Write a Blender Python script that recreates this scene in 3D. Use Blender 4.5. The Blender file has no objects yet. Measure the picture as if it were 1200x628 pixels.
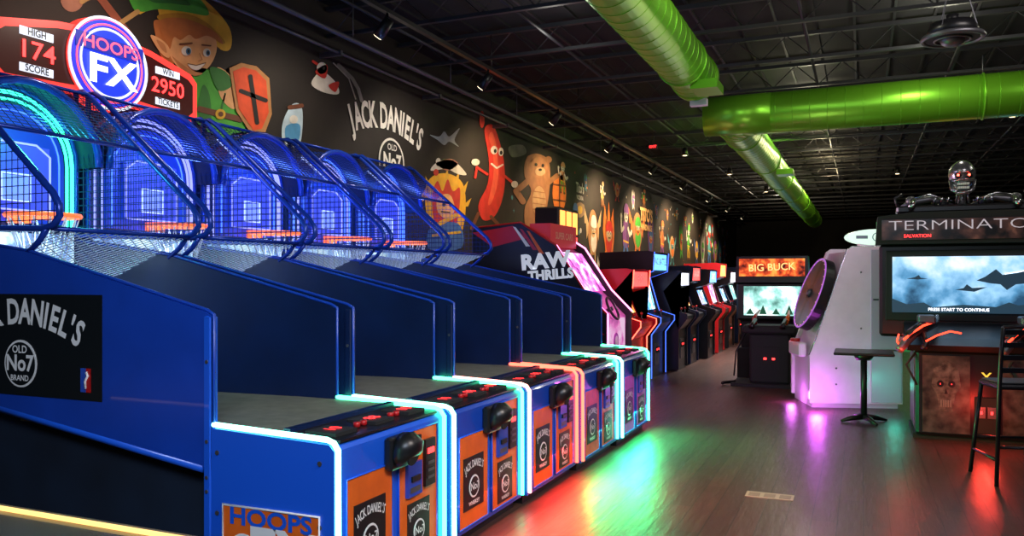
import bpy, math, random
from mathutils import Vector, Matrix
random.seed(4)
sc = bpy.context.scene
YAW = math.atan(410/950.0); SN, CS = math.sin(YAW), math.cos(YAW)
HC = 1.615
WX = -5.8      # left wall plane
CH = 4.85      # ceiling height

# ------------------------------------------------------------------ materials
_m = {}
def mat(name, col, rough=.5, metal=0, em=None, es=0, var=0, scale=8, bump=0, coat=0, alpha=1):
    if name in _m: return _m[name]
    m = bpy.data.materials.new(name); m.use_nodes = True
    nt = m.node_tree; b = nt.nodes['Principled BSDF']
    b.inputs['Base Color'].default_value = (*col, 1)
    b.inputs['Roughness'].default_value = rough
    b.inputs['Metallic'].default_value = metal
    b.inputs['Coat Weight'].default_value = coat
    if em:
        b.inputs['Emission Color'].default_value = (*em, 1)
        b.inputs['Emission Strength'].default_value = es
    if var or bump:
        tc = nt.nodes.new('ShaderNodeTexCoord'); n = nt.nodes.new('ShaderNodeTexNoise')
        n.inputs['Scale'].default_value = scale; n.inputs['Detail'].default_value = 4
        nt.links.new(tc.outputs['Object'], n.inputs['Vector'])
        if var:
            r = nt.nodes.new('ShaderNodeValToRGB')
            r.color_ramp.elements[0].position = .3; r.color_ramp.elements[1].position = .7
            r.color_ramp.elements[0].color = (*[c*(1-var) for c in col], 1)
            r.color_ramp.elements[1].color = (*[min(1, c*(1+var)) for c in col], 1)
            nt.links.new(n.outputs['Fac'], r.inputs['Fac']); nt.links.new(r.outputs['Color'], b.inputs['Base Color'])
        if bump:
            bp = nt.nodes.new('ShaderNodeBump'); bp.inputs['Strength'].default_value = bump
            nt.links.new(n.outputs['Fac'], bp.inputs['Height']); nt.links.new(bp.outputs['Normal'], b.inputs['Normal'])
    _m[name] = m
    return m
def emi(name, col, s): return mat(name, [c*.5 for c in col], .4, 0, col, s)
def noise_screen(name, stops, strength, scale=3, stretch=(1,1,1), base=(0.01,0.01,0.01)):
    if name in _m: return _m[name]
    m = bpy.data.materials.new(name); m.use_nodes = True
    nt = m.node_tree; b = nt.nodes['Principled BSDF']
    b.inputs['Base Color'].default_value = (*base, 1); b.inputs['Roughness'].default_value = .2
    tc = nt.nodes.new('ShaderNodeTexCoord'); mp = nt.nodes.new('ShaderNodeMapping')
    mp.inputs['Scale'].default_value = stretch
    n = nt.nodes.new('ShaderNodeTexNoise'); n.inputs['Scale'].default_value = scale; n.inputs['Detail'].default_value = 6
    r = nt.nodes.new('ShaderNodeValToRGB'); cr = r.color_ramp
    while len(cr.elements) < len(stops): cr.elements.new(.5)
    for e, (p, c) in zip(cr.elements, stops): e.position = p; e.color = (*c, 1)
    nt.links.new(tc.outputs['Object'], mp.inputs['Vector']); nt.links.new(mp.outputs['Vector'], n.inputs['Vector'])
    nt.links.new(n.outputs['Fac'], r.inputs['Fac']); nt.links.new(r.outputs['Color'], b.inputs['Emission Color'])
    b.inputs['Emission Strength'].default_value = strength
    _m[name] = m; return m

BLUE = mat('cabinet_blue', (.008,.058,.46), .32, 0, var=.12, scale=3, coat=.3)
BLUE2 = mat('cabinet_blue_bright', (.010,.11,.75), .35, coat=.3)
NAVY = mat('cabinet_navy', (.002,.012,.062), .4, var=.2, scale=3)
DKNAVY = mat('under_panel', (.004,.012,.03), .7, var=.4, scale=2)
BLACK = mat('black_plastic', (.008,.008,.01), .35)
MATTE = mat('black_matte', (.012,.012,.014), .8)
GREY = mat('grey_metal', (.15,.15,.17), .4, .7)
STEEL = mat('steel', (.45,.46,.5), .25, 1)
ORANGE = mat('panel_orange', (.95,.15,.015), .4, var=.2, scale=5)
TAN = mat('ball_deck_plywood', (.16,.16,.12), .6, var=.2, scale=12)
WHITE = mat('white_print', (.85,.85,.85), .5)
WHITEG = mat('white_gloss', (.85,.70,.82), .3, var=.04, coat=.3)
DECAL = mat('decal_black', (.006,.009,.012), .35)
TUBE = mat('cage_tube_blue', (.01,.05,.42), .25, .2)
WIRE = mat('cage_wire', (.012,.03,.12), .4, .5)
NETM = mat('net_white', (.75,.82,.9), .6, 0, (.5,.7,1), .14)  # faint blue glow put into the net so it looks lit
REDLED = emi('led_red', (1,.03,.03), 5)
RIM = mat('hoop_rim', (.85,.13,.03), .4, 0, (1,.16,.04), 1.3)  # rim is no lamp; its glow is added to keep it bright
RED = mat('red_gloss', (.5,.012,.015), .3)

# ------------------------------------------------------------------ mesh builder
_tc = {}
def text_geo(s, bold=0.0):
    k = (s, bold)
    if k in _tc: return _tc[k]
    cu = bpy.data.curves.new('t', 'FONT'); cu.body = s; cu.align_x = 'CENTER'; cu.align_y = 'CENTER'
    cu.size = 1; cu.offset = bold; cu.resolution_u = 3
    ob = bpy.data.objects.new('t', cu); sc.collection.objects.link(ob)
    dg = bpy.context.evaluated_depsgraph_get(); dg.update()
    me = bpy.data.meshes.new_from_object(ob.evaluated_get(dg))
    vs = [v.co.copy() for v in me.vertices]; fs = [tuple(p.vertices) for p in me.polygons]
    bpy.data.objects.remove(ob); bpy.data.curves.remove(cu); bpy.data.meshes.remove(me)
    _tc[k] = (vs, fs); return _tc[k]

class MB:
    def __init__(s, M=None):
        s.v = []; s.f = []; s.fm = []; s.sm = []; s.mats = []; s.M = M
    def add(s, vs, fs, m, smooth=False):
        if m not in s.mats: s.mats.append(m)
        i = s.mats.index(m); o = len(s.v)
        for p in vs:
            p = Vector(p)
            s.v.append(s.M @ p if s.M else p)
        for f in fs:
            s.f.append(tuple(o+a for a in f)); s.fm.append(i); s.sm.append(smooth)
    def box(s, x0, x1, y0, y1, z0, z1, m, bev=0):
        if x0 > x1: x0, x1 = x1, x0
        if y0 > y1: y0, y1 = y1, y0
        if bev:
            b = bev; P = []
            def ring(xa, xb, ya, yb, z): return [(xa+b,ya,z),(xb-b,ya,z),(xb,ya+b,z),(xb,yb-b,z),(xb-b,yb,z),(xa+b,yb,z),(xa,yb-b,z),(xa,ya+b,z)]
            P += ring(x0+b*.7, x1-b*.7, y0+b*.7, y1-b*.7, z0) + ring(x0,x1,y0,y1,z0+b) + ring(x0,x1,y0,y1,z1-b) + ring(x0+b*.7, x1-b*.7, y0+b*.7, y1-b*.7, z1)
            F = [tuple(range(7,-1,-1)), tuple(range(24,32))]
            for k in range(3):
                for j in range(8): F.append((k*8+j, k*8+(j+1)%8, k*8+8+(j+1)%8, k*8+8+j))
            s.add(P, F, m); return
        s.add([(x0,y0,z0),(x1,y0,z0),(x1,y1,z0),(x0,y1,z0),(x0,y0,z1),(x1,y0,z1),(x1,y1,z1),(x0,y1,z1)],
              [(0,3,2,1),(4,5,6,7),(0,1,5,4),(1,2,6,5),(2,3,7,6),(3,0,4,7)], m)
    def prism(s, prof, fn, a0, a1, m):
        n = len(prof)
        P = [fn(p, q, a0) for p, q in prof] + [fn(p, q, a1) for p, q in prof]
        F = [tuple(range(n)), tuple(range(2*n-1, n-1, -1))] + [(i, (i+1) % n, n+(i+1) % n, n+i) for i in range(n)]
        s.add(P, F, m)
    def poly(s, pts, m): s.add(pts, [tuple(range(len(pts)))], m)
    def tube(s, pts, r, m, n=8, closed=False, cap=True, smooth=True):
        pts = [Vector(p) for p in pts]; N = len(pts); P = []; F = []
        rs = r if isinstance(r, (list, tuple)) else [r]*N
        prev = None
        for i, p in enumerate(pts):
            if closed: t = (pts[(i+1) % N]-pts[i-1]).normalized()
            elif i == 0: t = (pts[1]-p).normalized()
            elif i == N-1: t = (p-pts[-2]).normalized()
            else: t = ((pts[i+1]-p).normalized()+(p-pts[i-1]).normalized()).normalized()
            if prev is None:
                a = Vector((0,0,1)) if abs(t.z) < .9 else Vector((1,0,0))
                u = t.cross(a).normalized()
            else:
                u = (prev-t*prev.dot(t)).normalized()
            prev = u; w = t.cross(u)
            for k in range(n):
                an = 2*math.pi*k/n
                P.append(p+(u*math.cos(an)+w*math.sin(an))*rs[i])
        for i in range(N if closed else N-1):
            for k in range(n):
                a = i*n+k; b = i*n+(k+1) % n; j = (i+1) % N
                F.append((a, b, j*n+(k+1) % n, j*n+k))
        if not closed and cap:
            F.append(tuple(range(n-1,-1,-1))); F.append(tuple((N-1)*n+k for k in range(n)))
        s.add(P, F, m, smooth)
    def wire(s, p, q, r, m): s.tube([p, q], r, m, n=3, cap=False, smooth=False)
    def cyl(s, p, q, r, m, r2=None, n=24):
        s.tube([p, q], [r, r if r2 is None else r2], m, n=n)
    def sphere(s, c, r, m, nu=20, nv=12, fn=None):
        if not isinstance(r, (tuple, list)): r = (r, r, r)
        P = []; F = []
        for i in range(nv+1):
            t = math.pi*i/nv
            for j in range(nu):
                a = 2*math.pi*j/nu
                q = Vector((math.sin(t)*math.cos(a), math.sin(t)*math.sin(a), math.cos(t)))
                if fn: q = fn(q)
                P.append((c[0]+q.x*r[0], c[1]+q.y*r[1], c[2]+q.z*r[2]))
        for i in range(nv):
            for j in range(nu): F.append((i*nu+j, (i+1)*nu+j, (i+1)*nu+(j+1) % nu, i*nu+(j+1) % nu))
        s.add(P, F, m, True)
    def ring(s, c, ax, R, r, m, N=32, n=6):
        ax = Vector(ax).normalized(); a = Vector((0,0,1)) if abs(ax.z) < .9 else Vector((1,0,0))
        u = ax.cross(a).normalized(); w = ax.cross(u); c = Vector(c)
        s.tube([c+(u*math.cos(2*math.pi*k/N)+w*math.sin(2*math.pi*k/N))*R for k in range(N)], r, m, n=n, closed=True)
    def disc(s, c, ax, R, m, th=.01, N=36):
        c = Vector(c); ax = Vector(ax).normalized(); s.tube([c, c+ax*th], R, m, n=N, smooth=False)
    def text(s, t, size, c, xd, yd, m, bold=.0, sx=1, rot=0):
        vs, fs = text_geo(t, bold); c = Vector(c); xd = Vector(xd); yd = Vector(yd)
        cr, sr = math.cos(rot), math.sin(rot)
        s.add([c+xd*((v.x*sx*cr-v.y*sr)*size)+yd*((v.x*sx*sr+v.y*cr)*size) for v in vs], fs, m)
    def arc_text(s, t, size, c, xd, yd, m, R, bold=.02, adv=.62, up=True, sx=1):
        xd = Vector(xd); yd = Vector(yd); c = Vector(c); n = len(t)
        wd = {'I':.55,"'":.45,'J':.8,'N':1.15,'C':1.1,'D':1.15,'A':1.12,' ':.6,'E':.95,'L':.9,'S':.95}
        ws = [wd.get(ch, 1.0) for ch in t]; tot = sum(ws); acc = 0
        for i, ch in enumerate(t):
            x = (acc+ws[i]/2-tot/2)*size*adv; acc += ws[i]
            if ch == ' ': continue
            a = x/R
            p = c+xd*(R*math.sin(a))+yd*(R*math.cos(a)-R if up else R-R*math.cos(a))
            s.text(ch, size, p, xd, yd, m, bold, rot=-a if up else a, sx=sx)
    def grid(s, poly, sp, fn, r, m, ang=0):
        for A in (ang, ang+math.pi/2):
            d = Vector((math.cos(A), math.sin(A))); nrm = Vector((-d.y, d.x))
            pv = [Vector(p) for p in poly]
            lo = min(p.dot(nrm) for p in pv); hi = max(p.dot(nrm) for p in pv)
            k = math.ceil(lo/sp)
            while k*sp < hi:
                o = k*sp; ts = []
                for i in range(len(pv)):
                    a, b = pv[i], pv[(i+1) % len(pv)]
                    da, db = a.dot(nrm)-o, b.dot(nrm)-o
                    if da*db < 0: ts.append((a+(b-a)*(da/(da-db))).dot(d))
                if len(ts) >= 2:
                    p = nrm*o+d*min(ts); q = nrm*o+d*max(ts)
                    s.wire(fn(p.x, p.y), fn(q.x, q.y), r, m)
                k += 1
    def done(s, name, parent=None):
        xs = [v.x for v in s.v]; ys = [v.y for v in s.v]; zs = [v.z for v in s.v]
        o = Vector(((min(xs)+max(xs))/2, (min(ys)+max(ys))/2, min(zs)))
        me = bpy.data.meshes.new(name); me.from_pydata([v-o for v in s.v], [], s.f)
        for m in s.mats: me.materials.append(m)
        me.polygons.foreach_set('material_index', s.fm); me.polygons.foreach_set('use_smooth', s.sm)
        me.update(); me.validate()
        ob = bpy.data.objects.new(name, me); sc.collection.objects.link(ob); ob.location = o
        if parent: ob.parent = parent
        return ob
def lamp(name, kind, loc, col, power, parent=None, **kw):
    l = bpy.data.lights.new(name, kind); l.color = col; l.energy = power
    tgt = kw.pop('target', None)
    for k, v in kw.items(): setattr(l, k, v)
    ob = bpy.data.objects.new(name, l); sc.collection.objects.link(ob); ob.location = loc
    if tgt is not None: ob.rotation_euler = (Vector(tgt)-Vector(loc)).to_track_quat('-Z', 'Y').to_euler()
    if parent:
        ob.parent = parent; ob.matrix_parent_inverse = Matrix.Translation(-parent.location)
    return ob
X_, Y_, Z_ = Vector((1,0,0)), Vector((0,1,0)), Vector((0,0,1))

# ------------------------------------------------------------------ room shell
def floor_mat():
    m = bpy.data.materials.new('floor_planks'); m.use_nodes = True; nt = m.node_tree; b = nt.nodes['Principled BSDF']
    tc = nt.nodes.new('ShaderNodeTexCoord'); mp = nt.nodes.new('ShaderNodeMapping'); mp.inputs['Rotation'].default_value = (0,0,math.pi/2)
    br = nt.nodes.new('ShaderNodeTexBrick'); br.inputs['Scale'].default_value = 1; br.inputs['Brick Width'].default_value = 1.2
    br.inputs['Row Height'].default_value = .16; br.inputs['Mortar Size'].default_value = .003
    br.inputs['Color1'].default_value = (.098,.046,.036,1); br.inputs['Color2'].default_value = (.064,.031,.025,1); br.inputs['Mortar'].default_value = (.012,.009,.008,1)
    n = nt.nodes.new('ShaderNodeTexNoise'); n.inputs['Scale'].default_value = 5; n.inputs['Detail'].default_value = 8
    mp2 = nt.nodes.new('ShaderNodeMapping'); mp2.inputs['Scale'].default_value = (6,.8,1)
    mix = nt.nodes.new('ShaderNodeMix'); mix.data_type = 'RGBA'; mix.blend_type = 'MULTIPLY'; mix.inputs[0].default_value = .7
    r = nt.nodes.new('ShaderNodeValToRGB'); r.color_ramp.elements[0].color = (.45,.45,.45,1); r.color_ramp.elements[1].color = (1.4,1.4,1.4,1)
    L = nt.links.new
    L(tc.outputs['Object'], mp.inputs['Vector']); L(mp.outputs['Vector'], br.inputs['Vector'])
    L(tc.outputs['Object'], mp2.inputs['Vector']); L(mp2.outputs['Vector'], n.inputs['Vector']); L(n.outputs['Fac'], r.inputs['Fac'])
    L(br.outputs['Color'], mix.inputs[6]); L(r.outputs['Color'], mix.inputs[7]); L(mix.outputs[2], b.inputs['Base Color'])
    mr = nt.nodes.new('ShaderNodeMapRange'); mr.inputs['To Min'].default_value = .26; mr.inputs['To Max'].default_value = .46
    L(n.outputs['Fac'], mr.inputs['Value']); L(mr.outputs['Result'], b.inputs['Roughness'])
    bp = nt.nodes.new('ShaderNodeBump'); bp.inputs['Strength'].default_value = .3; bp.inputs['Distance'].default_value = .01
    L(n.outputs['Fac'], bp.inputs['Height']); L(bp.outputs['Normal'], b.inputs['Normal'])
    return m
FY0, FY1, FX1 = -4.0, 42.0, 5.5
WALLM = mat('wall_dark_paint', (.018,.0135,.011), .75, var=.25, scale=2, bump=.1)
CEILM = mat('ceiling_black', (.007,.0075,.009), .85, var=.35, scale=3)
b = MB(); b.box(WX-.2, FX1+.2, FY0-.2, FY1+.2, -.1, 0, floor_mat()); b.done('floor')
b = MB(); b.box(WX-.2, FX1+.2, FY0-.2, FY1+.2, CH, CH+.1, CEILM); b.done('ceiling')
b = MB(); b.box(WX-.2, WX, FY0, FY1, 0, CH, WALLM); b.done('wall_left')
b = MB(); b.box(FX1, FX1+.2, FY0, FY1, 0, CH, WALLM); b.done('wall_right')
b = MB(); b.box(WX-.2, FX1+.2, FY1, FY1+.2, 0, CH, WALLM); b.done('wall_back')
b = MB(); b.box(WX-.2, FX1+.2, FY0-.2, FY0, 0, CH, WALLM); b.done('wall_front')
b = MB(); b.box(WX, WX+.02, FY0, FY1, 0, .12, MATTE); b.done('baseboard_left')
b = MB(); b.box(FX1-.02, FX1, FY0, FY1, 0, .12, MATTE); b.done('baseboard_right')

# roof structure
JO = mat('joist_paint', (.024,.025,.030), .55, .1)
b = MB()
y = 1.5
while y < 40:
    zt, zb = CH-.04, CH-.40
    b.box(WX+.02, FX1-.02, y-.03, y+.03, zt-.05, zt, JO); b.box(WX+.02, FX1-.02, y-.025, y+.025, zb, zb+.04, JO)
    x = WX+.1; up = True
    while x < FX1-.4:
        b.wire((x, y, zb+.03 if up else zt-.03), (x+.32, y, zt-.03 if up else zb+.03), .008, JO)
        x += .32; up = not up
    y += 1.6
for x in (-4.9,-3.4,-.6,1.1,2.6,4.0): b.cyl((x, FY0+.1, CH-.36), (x, FY1-.1, CH-.36), .02, JO, n=6)
x = WX+.3
while x < FX1: b.box(x, x+.03, FY0+.1, FY1-.1, CH-.03, CH-.001, JO if int(x*10) % 3 == 0 else CEILM); x += .45
b.done('ceiling_truss')
b = MB()
CON = mat('conduit_grey', (.14,.14,.16), .45, .5)
b.cyl((-5.55, FY0+.1, CH-.62), (-5.55, FY1-.1, CH-.62), .02, CON, n=8)
b.cyl((-5.35, FY0+.1, CH-.5), (-5.35, FY1-.1, CH-.5), .03, CON, n=8)
y = 3
while y < 38:
    b.cyl((-5.35, y, CH-.5), (-5.35, y, CH-.01), .008, CON, n=5); b.box(WX, -5.5, y-.02, y+.02, CH-.66, CH-.6, CON); y += 2.4
b.done('ceiling_conduit')

# track lights along the mural
TY = (4.6, 7.0, 9.4, 12, 15, 18.5, 22, 26, 30, 34)
b = MB()
b.box(-4.42, -4.36, 2, 36, CH-.56, CH-.52, BLACK)
for y in TY:
    b.cyl((-4.39, y, CH-.56), (-4.39, y, CH-.66), .015, BLACK, n=8)
    b.cyl((-4.36, y, CH-.62), (-4.50, y, CH-.78), .05, BLACK, .062, n=14)
    b.disc((-4.502, y, CH-.782), (-.66,0,-.75), .045, emi('lamp_warm_face', (1,.8,.5), 4), th=.004, N=14)
for y in (2.5,6,9.5,13,17,21,25,29,33): b.cyl((-4.39,y,CH-.52),(-4.39,y,CH-.01),.008,BLACK,n=5)
b.done('track_light')
for i, y in enumerate(TY):
    warm = (1,.86,.7) if y < 11 else (1,.70,.40)
    lamp('mural_spotlight', 'SPOT', (-4.52, y, CH-.82), warm, 80 if y<11 else (180 if y < 17 else 400), target=(WX, y+.2, 2.7), spot_size=2.1, spot_blend=.8, shadow_soft_size=.06)

# ------------------------------------------------------------------ ducts
def duct_mat():
    m = bpy.data.materials.new('duct_green'); m.use_nodes = True; nt = m.node_tree; b = nt.nodes['Principled BSDF']
    b.inputs['Base Color'].default_value = (.22,.66,.03,1); b.inputs['Metallic'].default_value = .6; b.inputs['Roughness'].default_value = .34
    n = nt.nodes.new('ShaderNodeTexNoise'); n.inputs['Scale'].default_value = 3
    tc = nt.nodes.new('ShaderNodeTexCoord'); bp = nt.nodes.new('ShaderNodeBump'); bp.inputs['Strength'].default_value = .12
    nt.links.new(tc.outputs['Object'], n.inputs['Vector']); nt.links.new(n.outputs['Fac'], bp.inputs['Height']); nt.links.new(bp.outputs['Normal'], b.inputs['Normal'])
    return m
DG = duct_mat()
def duct(pts, R, step=.22):
    b = MB(); pts = [Vector(p) for p in pts]
    b.tube(pts, R, DG, n=40)
    for i in range(len(pts)-1):
        a, c = pts[i], pts[i+1]; L = (c-a).length; k = 0
        if L < .5: b.ring((a+c)/2, c-a, R+.002, .007, DG, N=32, n=5); continue
        while k*step < L:
            b.ring(a+(c-a)*(k*step/L), c-a, R+.0005, .004, DG, N=32, n=4); k += 1
        q = .8
        while q < L:
            p = a+(c-a)*(q/L); b.ring(p, c-a, R+.005, .014, DG, N=32, n=5)
            b.cyl(p+Z_*R, (p.x, p.y, CH-.41), .006, GREY, n=5); q += 3.1
    return b
b = duct([(-1.86,-1,4.06),(-1.86,9.8,4.06)], .27)
b.cyl((-1.86,9.8,4.06),(-1.86,9.95,4.06), .285, DG, n=40)
b.box(-1.78,-1.48,9.2,9.65,3.76,3.86, DG); b.box(-1.92,-1.72,9.9,10.0,3.72,3.80, WHITE)
b.done('air_duct')
DR = .28
pts = [(5.3,11.75,3.92),(-1.15,11.75,3.92)]
for k in range(1,7):
    a = math.pi/2*k/6; pts.append((-1.15-.56*math.sin(a), 11.75+.56*(1-math.cos(a)), 3.92))
pts += [(-1.71, 34, 3.92)]
b = duct(pts, DR)
b.cyl((-2.05,11.7,3.92),(-1.15,11.72,3.92), DR*.98, DG, n=36)
b.box(-1.5,-1.2,16.2,16.6,3.61,3.71,DG)
b.done('air_duct')

# hanging speaker
b = MB(); c = Vector((.72,7.95,3.70))
b.cyl(c+Z_*.02, c+Z_*.13, .22, BLACK, .17, n=28); b.ring(c, Z_, .235, .022, GREY); b.disc(c-Z_*.01, Z_, .21, MATTE)
b.ring(c-Z_*.015, Z_, .14, .012, GREY); b.sphere(c-Z_*.01, (.1,.1,.07), GREY)
for a in range(3):
    an = a*2.1; b.wire(c+Vector((.2*math.cos(an),.2*math.sin(an),.05)), (c.x+.02, c.y, CH-.42), .004, GREY)
b.cyl((c.x,c.y,c.z+.12),(c.x,c.y,c.z+.2),.05,BLACK,n=10)
b.done('hanging_speaker')

# ------------------------------------------------------------------ mural (painted shapes on the left wall)
mur = MB()
def wallpt(u, v, l=0):
    r = (u-600)/950.0; Y = WX*(-CS-r*SN)/(SN-r*CS); d = -SN*WX+CS*Y
    return (WX+.006+.004*l, Y, HC-(v-327)/950.0*d)
def P(c): 
    n = 'paint_%02x%02x%02x' % tuple(int(255*x) for x in c)
    return mat(n, [q*.85 for q in c], .7, var=.18, scale=6)
def spl(pts, n=5):
    out = []; N = len(pts)
    for i in range(N):
        p0, p1, p2, p3 = [Vector(pts[(i+k) % N]) for k in (-1,0,1,2)]
        for j in range(n):
            t = j/n
            out.append(tuple(.5*((2*p1)+(p2-p0)*t+(2*p0-5*p1+4*p2-p3)*t*t+(3*p1-p0-3*p2+p3)*t**3)))
    return out
MAPF = wallpt
def Pg(pts, c, l=0, s=True):
    if s: pts = spl(pts)
    mur.poly([MAPF(u, v, l) for u, v in pts], P(c))
def El(cx, cy, rx, ry, c, l=0, rot=0):
    cr, sr = math.cos(rot), math.sin(rot)
    mur.poly([MAPF(cx+rx*math.cos(t)*cr-ry*math.sin(t)*sr, cy+rx*math.cos(t)*sr+ry*math.sin(t)*cr, l) for t in [k*math.pi/10 for k in range(20)]], P(c))
def St(pts, w, c, l=0):
    for i in range(len(pts)-1):
        a, d = Vector(pts[i]), Vector(pts[i+1]); t = (d-a).normalized(); n = Vector((-t.y, t.x))*w/2
        mur.poly([MAPF(*q, l) for q in (a+n, d+n, d-n, a-n)], P(c))
    for p in pts: El(p[0], p[1], w/2, w/2, c, l+.1)
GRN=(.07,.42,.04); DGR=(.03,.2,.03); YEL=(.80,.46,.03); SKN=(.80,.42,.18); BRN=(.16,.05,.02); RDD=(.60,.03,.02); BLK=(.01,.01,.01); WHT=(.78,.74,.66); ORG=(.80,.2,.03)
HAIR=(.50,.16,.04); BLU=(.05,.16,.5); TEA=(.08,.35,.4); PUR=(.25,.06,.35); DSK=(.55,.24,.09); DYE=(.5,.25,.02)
# elf hero
St([(108,-14),(150,40)], 9, (.3,.08,.04), 0); St([(95,2),(118,-12)], 6, (.5,.3,.1), 1)
St([(136,30),(160,14)], 6, (.5,.3,.1), 1); El(84,-2,14,16,(.35,.16,.1),0)
Pg([(152,-20),(215,-14),(244,4),(268,32),(270,56),(258,58),(236,36),(214,30),(190,28),(182,8),(160,16)], YEL, 0)
Pg([(184,18),(214,16),(240,26),(262,48),(256,50),(234,34),(210,27),(190,26)], DYE, 1.5)
Pg([(150,-22),(210,-18),(236,2),(243,18),(215,14),(184,11),(166,14),(154,8)], GRN, 1); Pg([(160,-16),(200,-10),(222,6),(200,4),(176,2)], DGR, 2)
Pg([(180,24),(181,40),(186,62),(197,80),(203,72),(197,50),(196,28)], HAIR, 1)
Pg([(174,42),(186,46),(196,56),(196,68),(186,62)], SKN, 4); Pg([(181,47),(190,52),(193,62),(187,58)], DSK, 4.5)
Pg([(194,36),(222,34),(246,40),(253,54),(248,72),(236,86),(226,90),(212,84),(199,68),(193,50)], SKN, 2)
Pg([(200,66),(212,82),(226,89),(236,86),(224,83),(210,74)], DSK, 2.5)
Pg([(186,24),(215,22),(248,36),(260,52),(250,46),(240,42),(228,46),(220,41),(210,47),(202,44),(197,58),(190,44)], HAIR, 3)
El(216,60,6,5.5,WHT,5); El(240,62,4.4,5,WHT,5); El(218,60.5,3,4,(.05,.15,.3),6); El(241,62.5,2.4,3.4,(.05,.15,.3),6); El(218,60.5,1.5,2.2,BLK,6.5); El(241,62.5,1.2,2,BLK,6.5)
St([(208,52),(222,51)],1.8,BRN,6); St([(234,53),(244,54)],1.8,BRN,6); St([(231,63),(234,70),(230,72)],1.2,DSK,6); Pg([(217,75),(227,77),(238,74),(230,82),(222,81)],WHT,6); St([(217,75),(227,77),(238,74)],1,BRN,6.5)
Pg([(222,88),(238,80),(262,96),(276,128),(288,158),(262,162),(236,150),(222,130),(228,108)], GRN, 2)
Pg([(236,100),(244,112),(246,140),(240,148),(230,130)], DGR, 3); St([(262,110),(258,128)],2,DGR,3)
St([(214,94),(206,118),(216,134)], 10, GRN, 1); El(217,137,6,6,SKN,2)
Pg([(252,80),(268,88),(284,112),(272,128),(256,112)], SKN, 3); Pg([(244,80),(262,84),(270,100),(254,106)], DGR, 4)
St([(232,128),(280,140)], 7, BRN, 4); El(256,134,6,6,YEL,5); El(256,134,3,3,BRN,6)
Pg([(265,160),(290,156),(300,175),(270,178)], WHT, 2)
Pg([(266,80),(280,74),(298,78),(313,92),(316,134),(308,156),(292,158),(274,130)], (.55,.25,.08), 6, False)
Pg([(270,84),(282,79),(297,83),(309,95),(312,132),(304,151),(294,153),(277,128)], (.85,.09,.02), 7, False)
St([(290,90),(298,144)], 5, BLK, 8); St([(279,107),(308,118)], 5, BLK, 8)
# bottle
Pg([(340,124),(350,122),(354,136),(350,170),(332,170),(330,146)], (.5,.65,.75), 1); Pg([(334,148),(350,146),(348,166),(335,166)], (.08,.3,.55), 2); St([(338,126),(352,124)],5,BRN,3); El(343,140,5,5,WHT,2)
# little bird / swing
Pg([(364,98),(376,84),(392,96),(396,110),(378,108)], WHT, 1); Pg([(368,84),(382,76),(380,92)], RDD, 2); Pg([(384,100),(396,96),(392,108)], RDD, 2); El(376,80,6,7,WHT,2); El(378,80,1.5,2,BLK,3)
St([(396,76),(404,84),(412,92),(419,104),(423,118)], 4, (.25,.24,.23), 1); St([(366,72),(378,80)],3,RDD,1); St([(390,74),(408,92),(416,116)], 1.5, (.4,.38,.35), 1)
# whiskey logo
WP = P((.95,.93,.86))
def wtext(t, u, v, px, arc=None, bold=.02, m=None, lay=2, adv=.62, sx=1):
    p = Vector(wallpt(u, v, lay)); d = -SN*p.x+CS*p.y; k = px/950*d
    if arc: mur.arc_text(t, k, p, Y_, Z_, m or WP, arc*k, bold, adv=adv, sx=sx)
    else: mur.text(t, k, p, Y_, Z_, m or WP, bold, sx=sx)
wtext("JACK DANIEL'S", 454, 139, 40, 5.0, .035, adv=.345, sx=.56)
p0 = Vector(wallpt(458,190,2)); R0 = 28/950*(-SN*p0.x+CS*p0.y)
mur.disc(p0, X_, R0, WP, .002); mur.disc(p0+X_*.003, X_, R0*.9, P(BLK), .002); mur.text('No7', R0*.85, p0+X_*.008, Y_, Z_, WP, .04, sx=.9)
mur.text('OLD', R0*.36, p0+X_*.008+Z_*R0*.6, Y_, Z_, WP, .02); mur.text('BRAND', R0*.34, p0+X_*.008-Z_*R0*.6, Y_, Z_, WP, .02)
# small birds
Pg([(503,158),(514,160),(520,154),(526,160),(538,150),(532,164),(537,172),(526,166),(520,170),(512,164)], (.3,.36,.42), 1); El(513,190,3,5,WHT,1); Pg([(512,192),(526,186),(536,192),(524,200)], (.5,.2,.15), 1)
# flame haired warrior
Pg([(500,215),(512,204),(530,205),(543,218),(545,250),(538,278),(520,292),(505,270),(498,240)], (.85,.45,.02), 0)
for (u0,v0,u1,v1) in ((504,222,498,206),(512,214,510,198),(522,212,524,196),(532,214,538,200),(540,224,548,212),(544,238,552,232)): Pg([(u0-4,v0+4),(u1,v1),(u0+4,v0+4)], YEL, .5, False)
Pg([(506,228),(512,212),(518,224),(524,210),(530,224),(538,220),(538,240),(534,262),(520,278),(508,258)], RDD, 1); Pg([(512,232),(526,228),(532,246),(522,256),(512,248)], SKN, 2)
St([(514,262),(534,252)],5,YEL,3); St([(500,222),(490,240)],5,(.7,.3,.02),1); El(519,240,2,2,BLK,3); El(527,240,2,2,BLK,3)
Pg([(504,200),(512,190),(530,188),(546,204),(536,204),(522,198)], WHT, 1); El(510,202,3,4,RDD,2)
St([(516,248),(526,249)],1.5,BLK,3); Pg([(504,266),(536,262),(540,290),(502,292)], BLU, 2); St([(506,276),(538,272)],3,YEL,3)
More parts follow.
